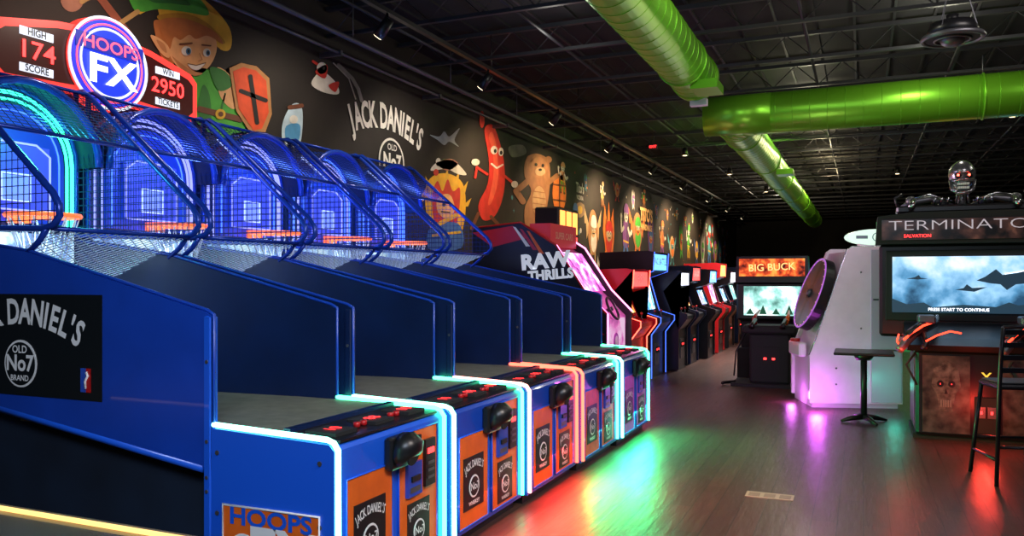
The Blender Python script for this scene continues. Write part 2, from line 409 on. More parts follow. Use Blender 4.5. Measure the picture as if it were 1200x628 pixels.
# hot dog character
Pg([(567,152),(576,146),(583,160),(590,190),(590,225),(580,252),(566,258),(560,240),(571,215),(572,185)], RDD, 1)
Pg([(572,160),(577,156),(582,180),(583,210),(576,236),(571,238),(577,208),(577,182)], (.75,.10,.05), 2)
El(578,176,4,5,WHT,3); El(586,178,3,5,WHT,3); El(579,177,1.6,2.4,BLK,4); El(586,179,1.6,2.4,BLK,4); St([(575,192),(581,197),(588,193)],2,WHT,3)
St([(570,204),(558,196),(556,208)],3,RDD,2); St([(590,206),(600,214)],3,RDD,2); El(556,190,5,4,WHT,3); El(602,216,4,4,WHT,3); St([(560,250),(552,268)],4,BRN,1); St([(575,254),(586,266)],4,BRN,1)
El(564,140,3,10,RDD,2)
# bear
Pg([(616,186),(628,180),(642,188),(644,214),(640,246),(634,276),(618,276),(614,246),(622,224),(614,206)], (.40,.17,.07), 1)
El(630,196,11,12,(.45,.2,.08),2); El(632,201,6,5,(.62,.38,.2),3); El(620,186,4,4,(.36,.15,.06),2); El(642,187,4,4,(.36,.15,.06),2); El(627,193,1.6,2,BLK,4); El(635,194,1.6,2,BLK,4); El(632,199,2,1.5,BLK,4)
El(631,236,8,18,(.58,.34,.16),2); St([(618,212),(604,224),(612,236)],7,(.36,.15,.06),2); St([(642,214),(652,206)],6,(.36,.15,.06),2)
for t in range(4): St([(624,224+7*t),(638,226+7*t)],1,(.40,.17,.07),3)
Pg([(596,172),(612,170),(616,180),(600,184)], (.2,.18,.16), 0)
# barrel
El(655,226,8,24,ORG,1); St([(648,216),(662,218)],2,BRN,2); St([(648,234),(662,236)],2,BRN,2); St([(655,204),(655,248)],1.5,BRN,2)
wtext("Tito's", 679, 221, 16, bold=.03, sx=.8); wtext("VODKA", 679, 232, 7)
El(679,246,6,9,(.35,.2,.1),1); El(679,246,3,5,YEL,2)
def critter(u, v, w, h, c, c2, c3, kind):
    """painted video-game character, body + head + limbs + face; local y is down"""
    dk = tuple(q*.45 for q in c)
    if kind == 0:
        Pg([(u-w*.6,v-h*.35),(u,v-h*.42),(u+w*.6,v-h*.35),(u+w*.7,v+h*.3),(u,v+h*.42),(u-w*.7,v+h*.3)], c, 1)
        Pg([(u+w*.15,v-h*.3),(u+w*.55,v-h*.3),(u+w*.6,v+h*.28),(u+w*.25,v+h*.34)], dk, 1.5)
        for s in (-1,1):
            St([(u+s*w*.3,v+h*.35),(u+s*w*.5,v+h*.62),(u+s*w*.42,v+h*.9)], w*.36, c3, 1); El(u+s*w*.5,v+h*.93,w*.3,h*.07,BRN,2)
        St([(u-w*.55,v-h*.2),(u-w*1.05,v-h*.1),(u-w*1.2,v-h*.5)], w*.28, c2, 2); St([(u+w*.55,v-h*.2),(u+w*.95,v),(u+w*1.3,v-h*.1)], w*.28, c2, 2)
        El(u-w*1.2,v-h*.55,w*.22,h*.09,WHT,3); El(u+w*1.35,v-h*.1,w*.22,h*.09,WHT,3)
        St([(u-w*.6,v+h*.2),(u+w*.6,v+h*.24)], h*.06, YEL, 2)
    elif kind == 1:
        Pg([(u-w*.7,v-h*.1),(u-w*1.9,v-h*.7),(u-w*1.7,v-h*.2),(u-w*1.4,v-h*.2),(u-w*1.3,v+h*.2)], c2, .5, False); Pg([(u+w*.7,v-h*.1),(u+w*1.8,v-h*.65),(u+w*1.6,v-h*.2),(u+w*1.3,v-h*.15),(u+w*1.2,v+h*.2)], c2, .5, False)
        El(u,v,w,h*.6,c,1); El(u+w*.1,v+h*.22,w*.6,h*.3,c3,2)
        for s in (-1,1): St([(u+s*w*.4,v+h*.5),(u+s*w*.5,v+h*.85),(u+s*w*.8,v+h*.9)], w*.25, c2, 1)
    else:
        Pg([(u-w,v-h*.2),(u-w*.7,v-h*.9),(u-w*.3,v-h*.4),(u,v-h),(u+w*.3,v-h*.4),(u+w*.8,v-h*.85),(u+w,v-h*.1),(u+w*.7,v+h*.5),(u+w*.9,v+h*.9),(u+w*.2,v+h*.6),(u-w*.3,v+h*.9),(u-w*.5,v+h*.5)], c, 1, False)
        Pg([(u-w*.6,v-h*.1),(u-w*.5,v-h*.5),(u,v-h*.35),(u+w*.5,v-h*.5),(u+w*.7,v),(u+w*.3,v+h*.45),(u-w*.3,v+h*.45)], dk, 1.5)
        El(u,v+h*.1,w*.55,h*.35,c3,2)
    hy = v-h*.62 if kind == 0 else v-h*.1
    El(u,hy,w*.5,h*.24,c2,3); Pg([(u-w*.55,hy-h*.06),(u-w*.3,hy-h*.32),(u+w*.4,hy-h*.32),(u+w*.6,hy-h*.04)], c3 if kind else c, 4)
    for s in (-.2,.22): El(u+w*s,hy,w*.13,h*.07,WHT,5); El(u+w*s,hy+.005*h,w*.06,h*.04,BLK,6)
    St([(u-w*.2,hy+h*.13),(u+w*.2,hy+h*.13)], h*.03, BLK, 5)
MAPF = lambda y, z, l=0: (WX+.006+.004*l, y, -z)
pal = [GRN,YEL,SKN,RDD,ORG,WHT,BLU,TEA,(.45,.2,.08),PUR,(.6,.4,.2)]
yy = 16.9; i = 0
while yy < 39:
    h = random.uniform(.6,.9); w = h*random.uniform(.4,.6)
    c, c2, c3 = random.sample(pal, 3)
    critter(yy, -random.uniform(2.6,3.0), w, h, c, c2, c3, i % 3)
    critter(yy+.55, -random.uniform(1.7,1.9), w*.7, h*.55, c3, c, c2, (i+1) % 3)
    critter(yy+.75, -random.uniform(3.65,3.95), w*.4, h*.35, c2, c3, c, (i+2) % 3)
    yy += random.uniform(1.2,1.6); i += 1
for yq, zq in ((15.6,2.1),(16.1,3.75)):
    c, c2, c3 = random.sample(pal, 3); critter(yq, -zq, .22, .34, c, c2, c3, int(yq*3) % 3)
for i in range(80):
    yq = random.uniform(12.5, 34); zq = random.uniform(2.1, 4.0); c = random.choice([WHT,YEL,ORG,RDD,TEA]); r = random.uniform(.02,.05)
    if i % 2: El(yq, -zq, r, r, c, .2)
    else: Pg([(yq-r,-zq),(yq-.2*r,-zq-.2*r),(yq,-zq-1.3*r),(yq+.2*r,-zq-.2*r),(yq+r,-zq),(yq+.2*r,-zq+.2*r),(yq,-zq+1.3*r),(yq-.2*r,-zq+.2*r)], c, .2, False)
MAPF = wallpt
mt = P((.95,.55,.2))
mur.text("TITO'S", .5, (WX+.05, 23.2, 3.45), Y_, Z_, mt, .04); mur.text("HANDMADE", .24, (WX+.05, 23.2, 3.1), Y_, Z_, mt, .03)
mur.done('wall_mural')

# ------------------------------------------------------------------ basketball machines
def neon(name, c, s=7): return emi(name, c, s)
NG = neon('neon_green', (.07,1,.42), 8); NC = neon('neon_cyan', (.26,1,.70), 8); NP = neon('neon_pink', (1,.36,.30), 7)
NR = neon('neon_red', (1,.08,.045), 7); NW = neon('neon_mint', (.22,1,.70), 8)
LEDB = emi('led_blue', (.06,.16,1), 2.2); LEDC = emi('led_green_arch', (.04,1,.5), 4); LEDW = emi('led_ice', (.38,.5,1), 1.6); LEDV = emi('led_lilac', (.3,.33,1), 1.4)
BB = mat('backboard_lit', (.01,.04,.35), .4, 0, (.012,.06,.8), .34); BBP = mat('backboard_violet', (.03,.04,.45), .4, 0, (.07,.12,1), .55)
BACKLIT = noise_screen('back_net_glow', [(.35,(.03,.07,.30)),(.5,(.22,.42,.85)),(.62,(.65,.9,1))], 1.5, 9)
arch_m = [(LEDC,LEDC),(LEDV,LEDV),(LEDV,LEDV),(LEDB,LEDV),(LEDB,LEDB)]
LPS = [.74,.70,.60,.55,.52]
def hoop(k, n_near, n_far, face):
    xf = -2.25+.03*k; y0 = 3.13+1.11*k; W = 1.07; b = MB(); Lp = LPS[k]
    Q = lambda L, y, z: (xf-L, y0+y, z)
    pr = lambda L, z, a: (xf-L, y0+a, z)
    b.box(xf-.74, xf-.05, y0+.03, y0+W-.03, 0, .08, BLACK)
    b.prism([(0,.07),(0,.81),(.03,.84),(.78,.87),(.78,.07)], pr, .0, W, BLUE2 if k == 0 else BLUE)
    b.prism([(.01,.84),(.01,.852),(.32,.868),(.32,.84)], pr, .06, W-.06, BLACK)
    b.prism([(.32,.84),(.32,.872),(1.0,.875),(2.2,.86),(2.2,.80),(.8,.80)], pr, .035, W-.035, TAN)
    b.prism([(.30,.85),(.30,.885),(.34,.887),(.34,.85)], pr, .06, W-.06, NAVY)
    for t, yy in (('10', .2), ('88', .55), ('00', .88)):
        b.box(xf-.25, xf-.07, y0+yy-.09, y0+yy+.09, .855, .872, MATTE)
        b.text(t, .10, Q(.15, yy, .877), Y_, -X_, REDLED, .0)
    for yy in (.36,.42,.68,.74): b.cyl(Q(.12,yy,.86), Q(.12,yy,.885), .018, RED, n=12)
    for yy, nm in ((.014, n_near), (W-.014, n_far)):
        b.tube([Q(Lp,yy,.885), Q(.05,yy,.862), Q(.012,yy,.85), Q(-.012,yy,.815), Q(-.014,yy,.09)], .0135, nm, n=8)
    f = xf+.004
    b.box(xf, f, y0+.09, y0+.50, .10, .66, face); b.box(xf, f, y0+.56, y0+.98, .10, .79, face)
    for (ya, yb, za, zb) in ((.09,.50,.10,.66), (.56,.98,.10,.79)):
        pts = [(f+.002, y0+ya, za), (f+.002, y0+yb, za), (f+.002, y0+yb, zb), (f+.002, y0+ya, zb)]
        b.tube(pts+[pts[0]], .006, BLUE2, n=5)
    def jd(yc, zc, s):
        b.box(f, f+.004, y0+yc-s, y0+yc+s, zc-s*1.15, zc+s*1.15, DECAL)
        b.arc_text("JACK DANIEL'S", s*.46, (f+.006, y0+yc, zc+s*.80), Y_, Z_, WHITE, s*1.9, .02, adv=.36, sx=.62)
        b.disc((f+.005, y0+yc, zc-s*.2), X_, s*.5, WHITE, .002, 20); b.disc((f+.0075, y0+yc, zc-s*.2), X_, s*.42, DECAL, .001, 20)
        b.text('No7', s*.45, (f+.0105, y0+yc, zc-s*.2), Y_, Z_, WHITE, .02); b.text('WHISKEY', s*.25, (f+.006, y0+yc, zc-s*.92), Y_, Z_, WHITE, .02)
    jd(.29, .36, .14); jd(.77, .26, .12)
    b.box(f, f+.02, y0+.63, y0+.78, .44, .62, BLUE); b.box(f, f+.03, y0+.66, y0+.75, .52, .55, BLACK); b.box(f, f+.022, y0+.65, y0+.76, .46, .49, GREY)
    b.box(f, f+.02, y0+.82, y0+.93, .46, .72, BLACK); b.box(f+.02, f+.024, y0+.84, y0+.91, .64, .67, REDLED)
    for z in (.5,.54,.58): b.box(f+.02, f+.025, y0+.84, y0+.91, z, z+.015, GREY)
    b.box(f, f+.015, y0+.62, y0+.78, .68, .76, MATTE); b.text('TICKETS', .035, (f+.017, y0+.70, .72), Y_, Z_, WHITE, .01)
    b.box(xf, xf+.05, y0+.42, y0+.62, .63, .80, BLACK, .012)
    b.tube([(xf+.04,y0+.52,.735),(xf+.07,y0+.52,.73),(xf+.10,y0+.52,.71),(xf+.12,y0+.52,.69)], [.085,.10,.095,.06], BLACK, n=20)
    b.disc((xf+.115,y0+.52,.70),(1,0,-.3), .05, MATTE, .012, 16)
    for L in (.08,.7):
        for z in (.15,.45,.75): b.disc(Q(L,-.002,z), -Y_, .012, GREY, .004, 10)
    side = [(Lp,.66),(Lp,1.43),(Lp+.04,1.45),(2.1,1.77),(3.1,1.90),(3.1,.98)]
    b.prism(side, pr, 0, .03, BLUE if k == 0 else NAVY); b.prism(side, pr, W-.03, W, NAVY)
    EDG = mat('edge_trim_blue', (.01,.06,.45), .3)
    for yy in (.015, W-.015):
        b.tube([Q(Lp-.004,yy,.70), Q(Lp-.004,yy,1.435), Q(Lp+.04,yy,1.458), Q(2.1,yy,1.778), Q(3.1,yy,1.908)], .010, EDG, n=6)
        b.tube([Q(.80,yy,.66), Q(3.1,yy,.97)], .024, BLUE2, n=6)
    b.box(xf-Lp-.05, xf-Lp, y0-.006, y0+.05, .07, 1.43, BLUE2 if k == 0 else NAVY, .008)
    for z in (.55,.62,.8,1.2): b.disc((xf-Lp-.025,y0-.006,z), -Y_, .01, GREY, .004, 8)
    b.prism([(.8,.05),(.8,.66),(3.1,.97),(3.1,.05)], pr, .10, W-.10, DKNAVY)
    b.prism([(2.95,.0),(2.95,.95),(3.1,.97),(3.1,.0)], pr, .02, W-.02, NAVY)
    b.prism([(.84,0.0),(.84,.10),(3.1,.10),(3.1,0.0)], pr, .05, .12, BLUE)
    cy = W/2; R = W/2-.01; zc = 2.42
    def arch(R, zb, n=16, zc=zc): return [(cy-R, zb)]+[(cy-R*math.cos(math.pi*i/n), zc+R*.96*math.sin(math.pi*i/n)) for i in range(n+1)]+[(cy+R, zb)]
    pa = lambda y, z, L: (xf-L, y0+y, z)
    b.prism(arch(R, .95), pa, 3.03, 3.16, NAVY)
    oa = arch(R, zc)[1:-1]
    b.tube([Q(2.80,y,z) for y, z in oa], .028, TUBE, n=8); b.tube([Q(3.03,y,z) for y, z in oa], .02, TUBE, n=6)
    P_ = [Q(2.80,y,z) for y, z in oa]+[Q(3.03,y,z) for y, z in oa]; n = len(oa)
    b.add(P_, [(i,i+1,n+i+1,n+i) for i in range(n-1)], NAVY)
    b.tube([Q(3.015,y,z) for y, z in arch(R*.90, 1.98)], .013, arch_m[k][0], n=6)
    b.tube([Q(3.0,y,z) for y, z in arch(R*.80, 1.98)], .010, arch_m[k][1], n=6)
    b.prism(arch(R*.74, 2.0), pa, 2.99, 3.02, BB)
    b.tube([Q(2.985,y,z) for y, z in arch(R*.66, 2.02)], .006, LEDB, n=5)
    b.box(xf-2.97, xf-2.955, y0+cy-.25, y0+cy+.25, 2.08, 2.52, BBP)
    fr = [Q(2.95,cy-.25,2.08), Q(2.95,cy+.25,2.08), Q(2.95,cy+.25,2.46), Q(2.95,cy+.15,2.53), Q(2.95,cy-.15,2.53), Q(2.95,cy-.25,2.46)]
    b.tube(fr, .008, LEDV, n=5, closed=True)
    sq = [Q(2.945,cy-.1,2.14), Q(2.945,cy+.1,2.14), Q(2.945,cy+.1,2.32), Q(2.945,cy-.1,2.32)]
    b.tube(sq, .008, LEDW, n=5, closed=True); b.box(xf-2.952, xf-2.948, y0+cy-.09, y0+cy+.09, 2.15, 2.31, mat('target_glow',(.1,.15,.6),.4,0,(.2,.3,1),.9))
    b.ring(Q(2.68,cy,2.03), Z_, .215, .016, RIM, N=32); b.box(xf-2.96, xf-2.88, y0+cy-.06, y0+cy+.06, 1.99, 2.06, RIM)
    for i in range(14):
        a = 2*math.pi*i/14; a2 = a+.35; a3 = a-.35
        t = Q(2.68+.21*math.cos(a), cy+.21*math.sin(a), 2.02)
        for q in (a2, a3): b.wire(t, Q(2.68+.12*math.cos(q), cy+.12*math.sin(q), 1.72), .004, NETM)
    b.box(xf-3.02, xf-3.01, y0+.05, y0+W-.05, 1.1, 1.93, BACKLIT)
    sl = lambda y, t: Q(1.93+t*1.05, y, 1.90-.42*t)
    b.grid([(.04,0),(W-.04,0),(W-.04,1.0),(.04,1.0)], .042, sl, .0034, NETM, ang=.6)
    b.tube([Q(1.93,.03,1.90), Q(1.93,W-.03,1.90)], .014, TUBE); 
    out = [(3.03,1.93),(1.98,1.90),(1.90,1.92),(1.855,1.97),(1.86,2.03),(1.91,2.10),(2.88,2.93),(2.96,2.98),(3.03,2.99)]
    for yy in (.02, W-.02):
        b.tube([Q(L,yy,z) for L, z in out], .020, TUBE, n=8, closed=True)
        b.tube([Q(1.95,yy,1.91), Q(2.02,yy,1.83), Q(2.12,yy,1.76)], .017, TUBE, n=8)
        b.grid(out, .050, lambda L, z: Q(L, yy, z), .0030, WIRE)
    for L, z in ((2.4,2.52),(2.9,2.95)):
        b.tube([Q(L,.02,z), Q(L,W-.02,z)], .014, TUBE, n=6)
    tl = lambda y, t: Q(2.4+.5*t, y, 2.52+.43*t)
    b.grid([(.03,0),(W-.03,0),(W-.03,1),(.03,1)], .055, tl, .003, WIRE)
    b.tube([Q(2.92,.07,2.82),Q(2.6,.07,2.56)], .008, LEDW, n=5)
    if k == 0:
        s0 = xf-2.78; s1 = xf-1.50; yy = y0-.004
        b.box(s0, s1, yy, y0, .955, 1.53, DECAL)
        cx = xf-2.14
        b.arc_text("JACK DANIEL'S", .20, (cx, yy-.003, 1.425), X_, Z_, WHITE, 1.0, .03, adv=.44, sx=.72)
        c = Vector((cx, yy-.001, 1.135))
        b.disc(c, -Y_, .135, WHITE, .002); b.disc(c-Y_*.003, -Y_, .122, DECAL, .002)
        b.text('No7', .125, c-Y_*.008, X_, Z_, WHITE, .03); b.text('OLD', .06, c-Y_*.008+Z_*.08, X_, Z_, WHITE, .02); b.text('BRAND', .045, c-Y_*.008-Z_*.082, X_, Z_, WHITE, .02)
        b.box(xf-1.66, xf-1.58, yy-.002, y0, 1.0, 1.13, mat('logo_blue',(.02,.08,.5),.5)); b.box(xf-1.615, xf-1.58, yy-.004, y0, 1.0, 1.13, RED)
        b.tube([(xf-1.615,yy-.005,1.02),(xf-1.62,yy-.005,1.06),(xf-1.60,yy-.005,1.09),(xf-1.61,yy-.005,1.11)], .007, WHITE, n=5)
        b.box(xf-.66, xf-.08, yy-.001, y0, .14, .50, ORANGE); b.tube([(xf-.66,yy-.002,.14),(xf-.08,yy-.002,.14),(xf-.08,yy-.002,.50),(xf-.66,yy-.002,.50)], .007, WHITE, n=5, closed=True)
        b.text('HOOPS', .115, (xf-.37, yy-.004, .447), X_, Z_, BLUE2, .03, sx=1.3)
        b.text('FX', .30, (xf-.29, yy-.006, .29), X_, Z_, WHITE, .03, sx=1.2)
        b.disc((xf-.53,yy-.002,.28), -Y_, .09, WHITE, .001, 20); b.disc((xf-.53,yy-.004,.28), -Y_, .075, BLUE2, .001, 20)
        b.box(xf-.84, xf-.79, yy-.004, y0, .07, .30, mat('side_orange',(.7,.18,.02),.4))
    ob = b.done('basketball_arcade_machine')
    col = [(.08,1,.75),(.12,.25,1),(.12,.28,1),(.1,.3,1),(.15,.28,1)][k]
    lamp('cage_fill', 'POINT', Q(2.55,cy,2.55), col, 14 if k < 3 else 11, parent=ob, shadow_soft_size=.1)  # point added inside the cage to carry the LED glow; no fixture there
    lamp('net_fill', 'POINT', Q(2.8,cy,1.83), (.45,.65,1), 6, parent=ob, shadow_soft_size=.1)  # added point that brightens the net from behind, without a fixture
    return ob
PURP = mat('panel_purple', (.50,.08,.5), .4, var=.2); ORP = mat('panel_orange_red', (.85,.10,.07), .4, var=.25)
hoop(0, NC, NG, ORANGE); hoop(1, NC, NG, ORANGE); hoop(2, NP, NR, ORANGE)
hoop(3, NR, NG, ORP); hoop(4, NW, NG, PURP)
for k, c, e in ((0,(.3,1,.7),6),(1,(1,.12,.08),22),(2,(1,.035,.02),95),(3,(.04,1,.26),42),(4,(.03,1,.28),125)):
    lamp('neon_floor_spill', 'AREA', (-2.25+.03*k+.03, 3.13+1.11*k+.53, .32), c, e*.6, shape='RECTANGLE', size=.9, size_y=.25, target=(-2.25+.03*k+.8, 3.13+1.11*k+.53, 0))  # added area lamps throw the neon's colour onto the floor; no strip there

# overhead marquee mounted on wall brackets behind the first two machines
q = 1.08
b = MB(); mx = -5.46; my = 4.60; mz = 3.285
SB = mat('sign_black', (.02,.004,.006), .3, 0, (1,.02,.02), .03); SR = mat('sign_red_lit', (.6,.02,.02), .4, 0, (1,.05,.04), 1.2); SW = emi('sign_white_lit', (.8,.85,1), 1.0)
SBL = mat('sign_blue_lit', (.01,.03,.4), .4, 0, (.01,.035,.9), .8); SPK = emi('sign_pink', (1,.10,.2), 1.6); STX = mat('sign_text_black', (.01,.008,.01), .4)
for sgn in (-1, 1):
    pr = lambda y, z, x: (x, my+sgn*y*q, mz+z*q)
    out = [(.22,.24),(.40,.22),(.80,.13),(.87,.07),(.87,-.22),(.80,-.27),(.22,-.24)]
    b.prism(out, pr, mx-.08, mx, SR)
    inn = [(.26,.19),(.40,.17),(.77,.08),(.82,.04),(.82,-.18),(.77,-.22),(.26,-.19)]
    b.prism(inn, pr, mx, mx+.006, SB)
    for z0, t in ((.085,'HIGH' if sgn < 0 else 'WIN'), (-.155,'SCORE' if sgn < 0 else 'TICKETS')):
        b.box(mx+.006, mx+.012, my+sgn*.60-.13, my+sgn*.60+.13, mz+z0*q-.03, mz+z0*q+.03, SW); b.text(t, .07, (mx+.015, my+sgn*.60, mz+z0*q), Y_, Z_, STX, .02, sx=.85)
    b.text('174' if sgn < 0 else '2950', .18, (mx+.014, my+sgn*.60, mz-.04), Y_, Z_, REDLED, .01, sx=1.1 if sgn<0 else 1)
    b.box(WX, mx-.08, my+sgn*.5-.03, my+sgn*.5+.03, mz-.12, mz-.06, TUBE)
c = Vector((mx, my, mz+.02))
b.disc(c-X_*.1, X_, .365, SR, .12, 48); b.ring(c+X_*.03, X_, .355, .012, SW, N=48); b.disc(c, X_, .335, SBL, .035, 48); b.ring(c+X_*.04, X_, .30, .008, SPK, N=48); b.ring(c+X_*.038, X_, .265, .010, SW, N=48)
b.box(mx+.035, mx+.045, my-.31, my+.31, mz+.09, mz+.21, mat('sign_navy', (.01,.02,.2), .4, 0, (.02,.03,.5), .6))
b.text('HOOPS', .135, (mx+.05, my, mz+.145), Y_, Z_, SPK, .015, sx=1.15); b.text('FX', .30, (mx+.05, my+.01, mz-.055), Y_, Z_, emi('sign_white_bright', (.85,.9,1), 2.2), .03, sx=1.25)
b.done('basketball_marquee_sign')

# ------------------------------------------------------------------ games table at lower left
WOOD = mat('rail_wood', (.26,.17,.07), .4, var=.3, scale=6)
b = MB()
b.box(-5.0,-1.95,.75,2.1,.66,.75, WOOD, .02); b.box(-4.88,-2.07,.87,1.98,.75,.755, mat('table_bed',(.10,.08,.05),.25))
b.box(-4.98,-1.97,2.02,2.035,.752,.765, emi('table_led',(1,.62,.2),1.6)); b.box(-4.98,-1.97,.79,.82,.752,.77, emi('table_led',(1,.6,.15),2))
b.box(-4.85,-2.1,.95,1.9,.4,.66, NAVY)
for x in (-4.7,-2.3):
    for y in (1.0,1.82): b.box(x-.07,x+.07,y-.07,y+.07,0,.4,BLACK,.01)
b.done('air_hockey_table')

# ------------------------------------------------------------------ generic upright cabinets
def upright(x, y, rot, w, d, h, side, marq, scr, title, name='upright_arcade_cabinet', front=None, tcol=None, edge=None):
    b = MB(Matrix.Translation((x, y, 0)) @ Matrix.Rotation(rot, 4, 'Z'))
    f = -d/2; front = front or BLACK
    prof = [(f+.05,.02),(f+.05,.72),(f-.10,.92),(f-.10,1.0),(f+.16,1.08),(f+.30,1.12+.32*(h-1.1)/.7),(f+.32,h*.80),(f+.02,h*.85),(f,h),(f+.1,h+.02),(d/2,h),(d/2,.02)]
    pr = lambda q, z, a: (a, q, z)
    b.prism(prof, pr, -w/2, -w/2+.03, side); b.prism(prof, pr, w/2-.03, w/2, side)
    body = [(f+.08,.0),(f+.08,.72),(f-.06,.90),(f-.06,.96),(f+.20,1.03),(f+.36,h*.79),(f+.06,h*.84),(f+.04,h-.02),(d/2-.02,h-.03),(d/2-.02,0)]
    b.prism(body, pr, -w/2+.03, w/2-.03, front)
    a = Vector((f+.215, 1.07)); c = Vector((f+.345, h*.775)); n = Vector((-(c-a).y, (c-a).x)).normalized()*.012
    for ins, m, o in ((.05, BLACK, 1), (.09, scr, 2)):
        q = a+(c-a)*(ins-.03)+n*o; r = c-(c-a)*(ins-.03)+n*o
        b.poly([(-w/2+ins, q.x, q.y), (w/2-ins, q.x, q.y), (w/2-ins, r.x, r.y), (-w/2+ins, r.x, r.y)], m)
    b.box(-w/2+.04, w/2-.04, f+.02, f+.05, h*.86, h-.03, marq)
    b.text(title, min(.16, w*1.5/max(3,len(title))), (0, f+.012, h*.93-.01), X_, Z_, tcol or WHITE, .02)
    for sx in (-.2,.12):
        b.cyl((sx*w*1.3, f+.04, .98), (sx*w*1.3, f+.04, 1.08), .008, GREY, n=8); b.sphere((sx*w*1.3, f+.04, 1.09), .022, RED, 12, 8)
        for i in range(3): b.cyl((sx*w*1.3+.07+.04*i, f+.05+.01*i, .985), (sx*w*1.3+.07+.04*i, f+.05+.01*i, 1.005), .014, [RED,WHITE,BLUE2][i], n=10)
    b.box(-.14,.14,f+.065,f+.085,.2,.55,GREY); b.box(-.10,-.02,f+.055,f+.07,.4,.5,MATTE); b.box(.02,.10,f+.055,f+.07,.4,.5,MATTE)
    b.box(-.08,-.04,f+.05,f+.056,.44,.47,REDLED); b.box(.04,.08,f+.05,f+.056,.44,.47,REDLED)
    if edge:
        for s in (-1,1): b.tube([(s*(w/2-.015), q-.012, z) for q, z in prof[:9]], .008, edge, n=5)
    return b.done(name)
S1 = noise_screen('screen_blue', [(.35,(.01,.03,.15)),(.5,(.1,.4,.9)),(.62,(.9,.9,1))], 2.6, 6)
S2 = noise_screen('screen_warm', [(.35,(.15,.02,.01)),(.5,(.8,.25,.05)),(.62,(1,.85,.4))], 2.6, 6)
S3 = noise_screen('screen_green', [(.35,(.01,.08,.05)),(.5,(.2,.6,.5)),(.62,(.9,1,.9))], 2.2, 6)
S4 = noise_screen('screen_pink', [(.35,(.15,.01,.2)),(.5,(.95,.2,.7)),(.62,(1,.85,.98))], 1.8, 6)
M_O = emi('marq_orange', (1,.3,.06), 3); M_B = emi('marq_blue', (.1,.35,1), 3.2); M_P = emi('marq_pink', (1,.2,.5), 3); M_W = emi('marq_white', (.8,.85,1), 2.8); M_R = emi('marq_red', (1,.06,.05), 3)
PINK = mat('pink_side', (.8,.25,.6), .35); H = math.pi/2
# big driving cabinet
b = MB(); pr = lambda x, z, y: (x, y, z)
wing = [(-4.9,.02),(-4.9,2.30),(-4.2,2.36),(-3.7,2.05),(-3.30,1.45),(-3.0,1.15),(-3.0,.02)]
b.prism(wing, pr, 10.0, 10.05, BLACK); b.prism(wing, pr, 11.2, 11.25, BLACK)
b.prism([(-4.85,0),(-4.85,2.25),(-4.2,2.28),(-3.76,1.98),(-3.4,1.42),(-3.08,1.1),(-3.08,0)], pr, 10.05, 11.2, PINK)
NPE = neon('neon_pinkedge',(1,.25,.6),4)
b.tube([(x,10.02,z+.012) for x, z in wing[1:6]], .018, RED, n=6); b.tube([(x+.012,11.22,z+.012) for x, z in wing[1:6]], .012, NPE, n=6)
b.tube([(x+.014,10.02,z+.014) for x, z in wing[3:7]], .010, NPE, n=6)
RW = mat('raw_print',(.8,.82,.85),.5,0,(.8,.85,.95),.35)  # plain side print, given a glow of its own to look lit
b.text('RAW', .27, (-3.84, 9.992, 1.85), X_, Z_, RW, .05, sx=1.1, rot=.08); b.text('THRILLS', .175, (-3.76, 9.992, 1.67), X_, Z_, RW, .05, rot=.08)
b.poly([(-4.85,9.994,1.2),(-3.6,9.994,1.2),(-3.3,9.994,1.1),(-3.02,9.994,.9),(-4.85,9.994,.9)], RED)
b.poly([(-4.9,9.993,2.25),(-4.3,9.993,2.33),(-4.1,9.993,2.16),(-4.6,9.993,2.05)], RED)
for t in range(3): b.poly([(-4.3+.1*t,9.992,2.32-.03*t),(-4.26+.1*t,9.992,2.31-.03*t),(-4.05+.1*t,9.992,2.05-.05*t),(-4.11+.1*t,9.992,2.05-.05*t)], [WHITE,RED,ORANGE][t])
b.add([(-3.34,10.15,1.45),(-3.34,11.1,1.45),(-3.70,11.1,1.98),(-3.70,10.15,1.98)], [(0,1,2,3)], S4)
b.box(-4.1,-3.80,10.1,11.15,2.05,2.36, mat('marq_dark_red',(.2,.01,.02),.4,0,(1,.05,.06),.2)); b.text('SUPER CARS', .13, (-3.79,10.62,2.2), Y_, Z_, mat('marq_print',(.5,.4,.2),.5), .02)
b.ring((-3.1,10.62,1.22), (1,0,.5), .16, .018, BLACK); b.cyl((-3.1,10.62,1.22),(-3.25,10.62,1.15),.03,BLACK,n=10)
b.box(-3.075,-3.06,10.15,11.1,.15,1.08, noise_screen('pink_graphics', [(.3,(.25,.04,.2)),(.5,(.85,.2,.6)),(.65,(1,.65,.9))], .8, 4))
b.box(-3.06,-3.05,10.45,10.8,.4,.6,BLACK); b.disc((-3.055,10.62,.78), X_, .11, PURP, .01); b.disc((-3.044,10.62,.78), X_, .07, WHITE, .004)
o = b.done('driving_arcade_machine')
lamp('pink_glow', 'POINT', (-2.7,10.7,1.45), (1,.3,.75), 12, parent=o, shadow_soft_size=.1)
upright(-3.45, 12.0, H, 1.0, .8, 1.75, RED, M_R, S2, 'FURY', 'racing_arcade_cabinet', front=RED, edge=NR)
upright(-3.5, 13.3, H, 1.05, .9, 2.05, BLACK, M_B, S1, 'PAC BATTLE', 'upright_arcade_cabinet', edge=LEDB)
upright(-3.3, 14.6, H, .8, .8, 1.75, BLACK, M_W, S3, 'RAIDER')
upright(-3.3, 15.7, H, .8, .8, 1.85, NAVY, M_R, S2, 'GALAXY')
upright(-3.2, 17.0, H, .85, .8, 1.8, BLACK, M_B, S1, 'DRIFT')
upright(-3.2, 18.3, H, .85, .8, 1.95, RED, M_O, S4, 'NINJA')
upright(-3.2, 19.8, H, .85, .8, 1.8, BLACK, M_W, S1, 'STARS')
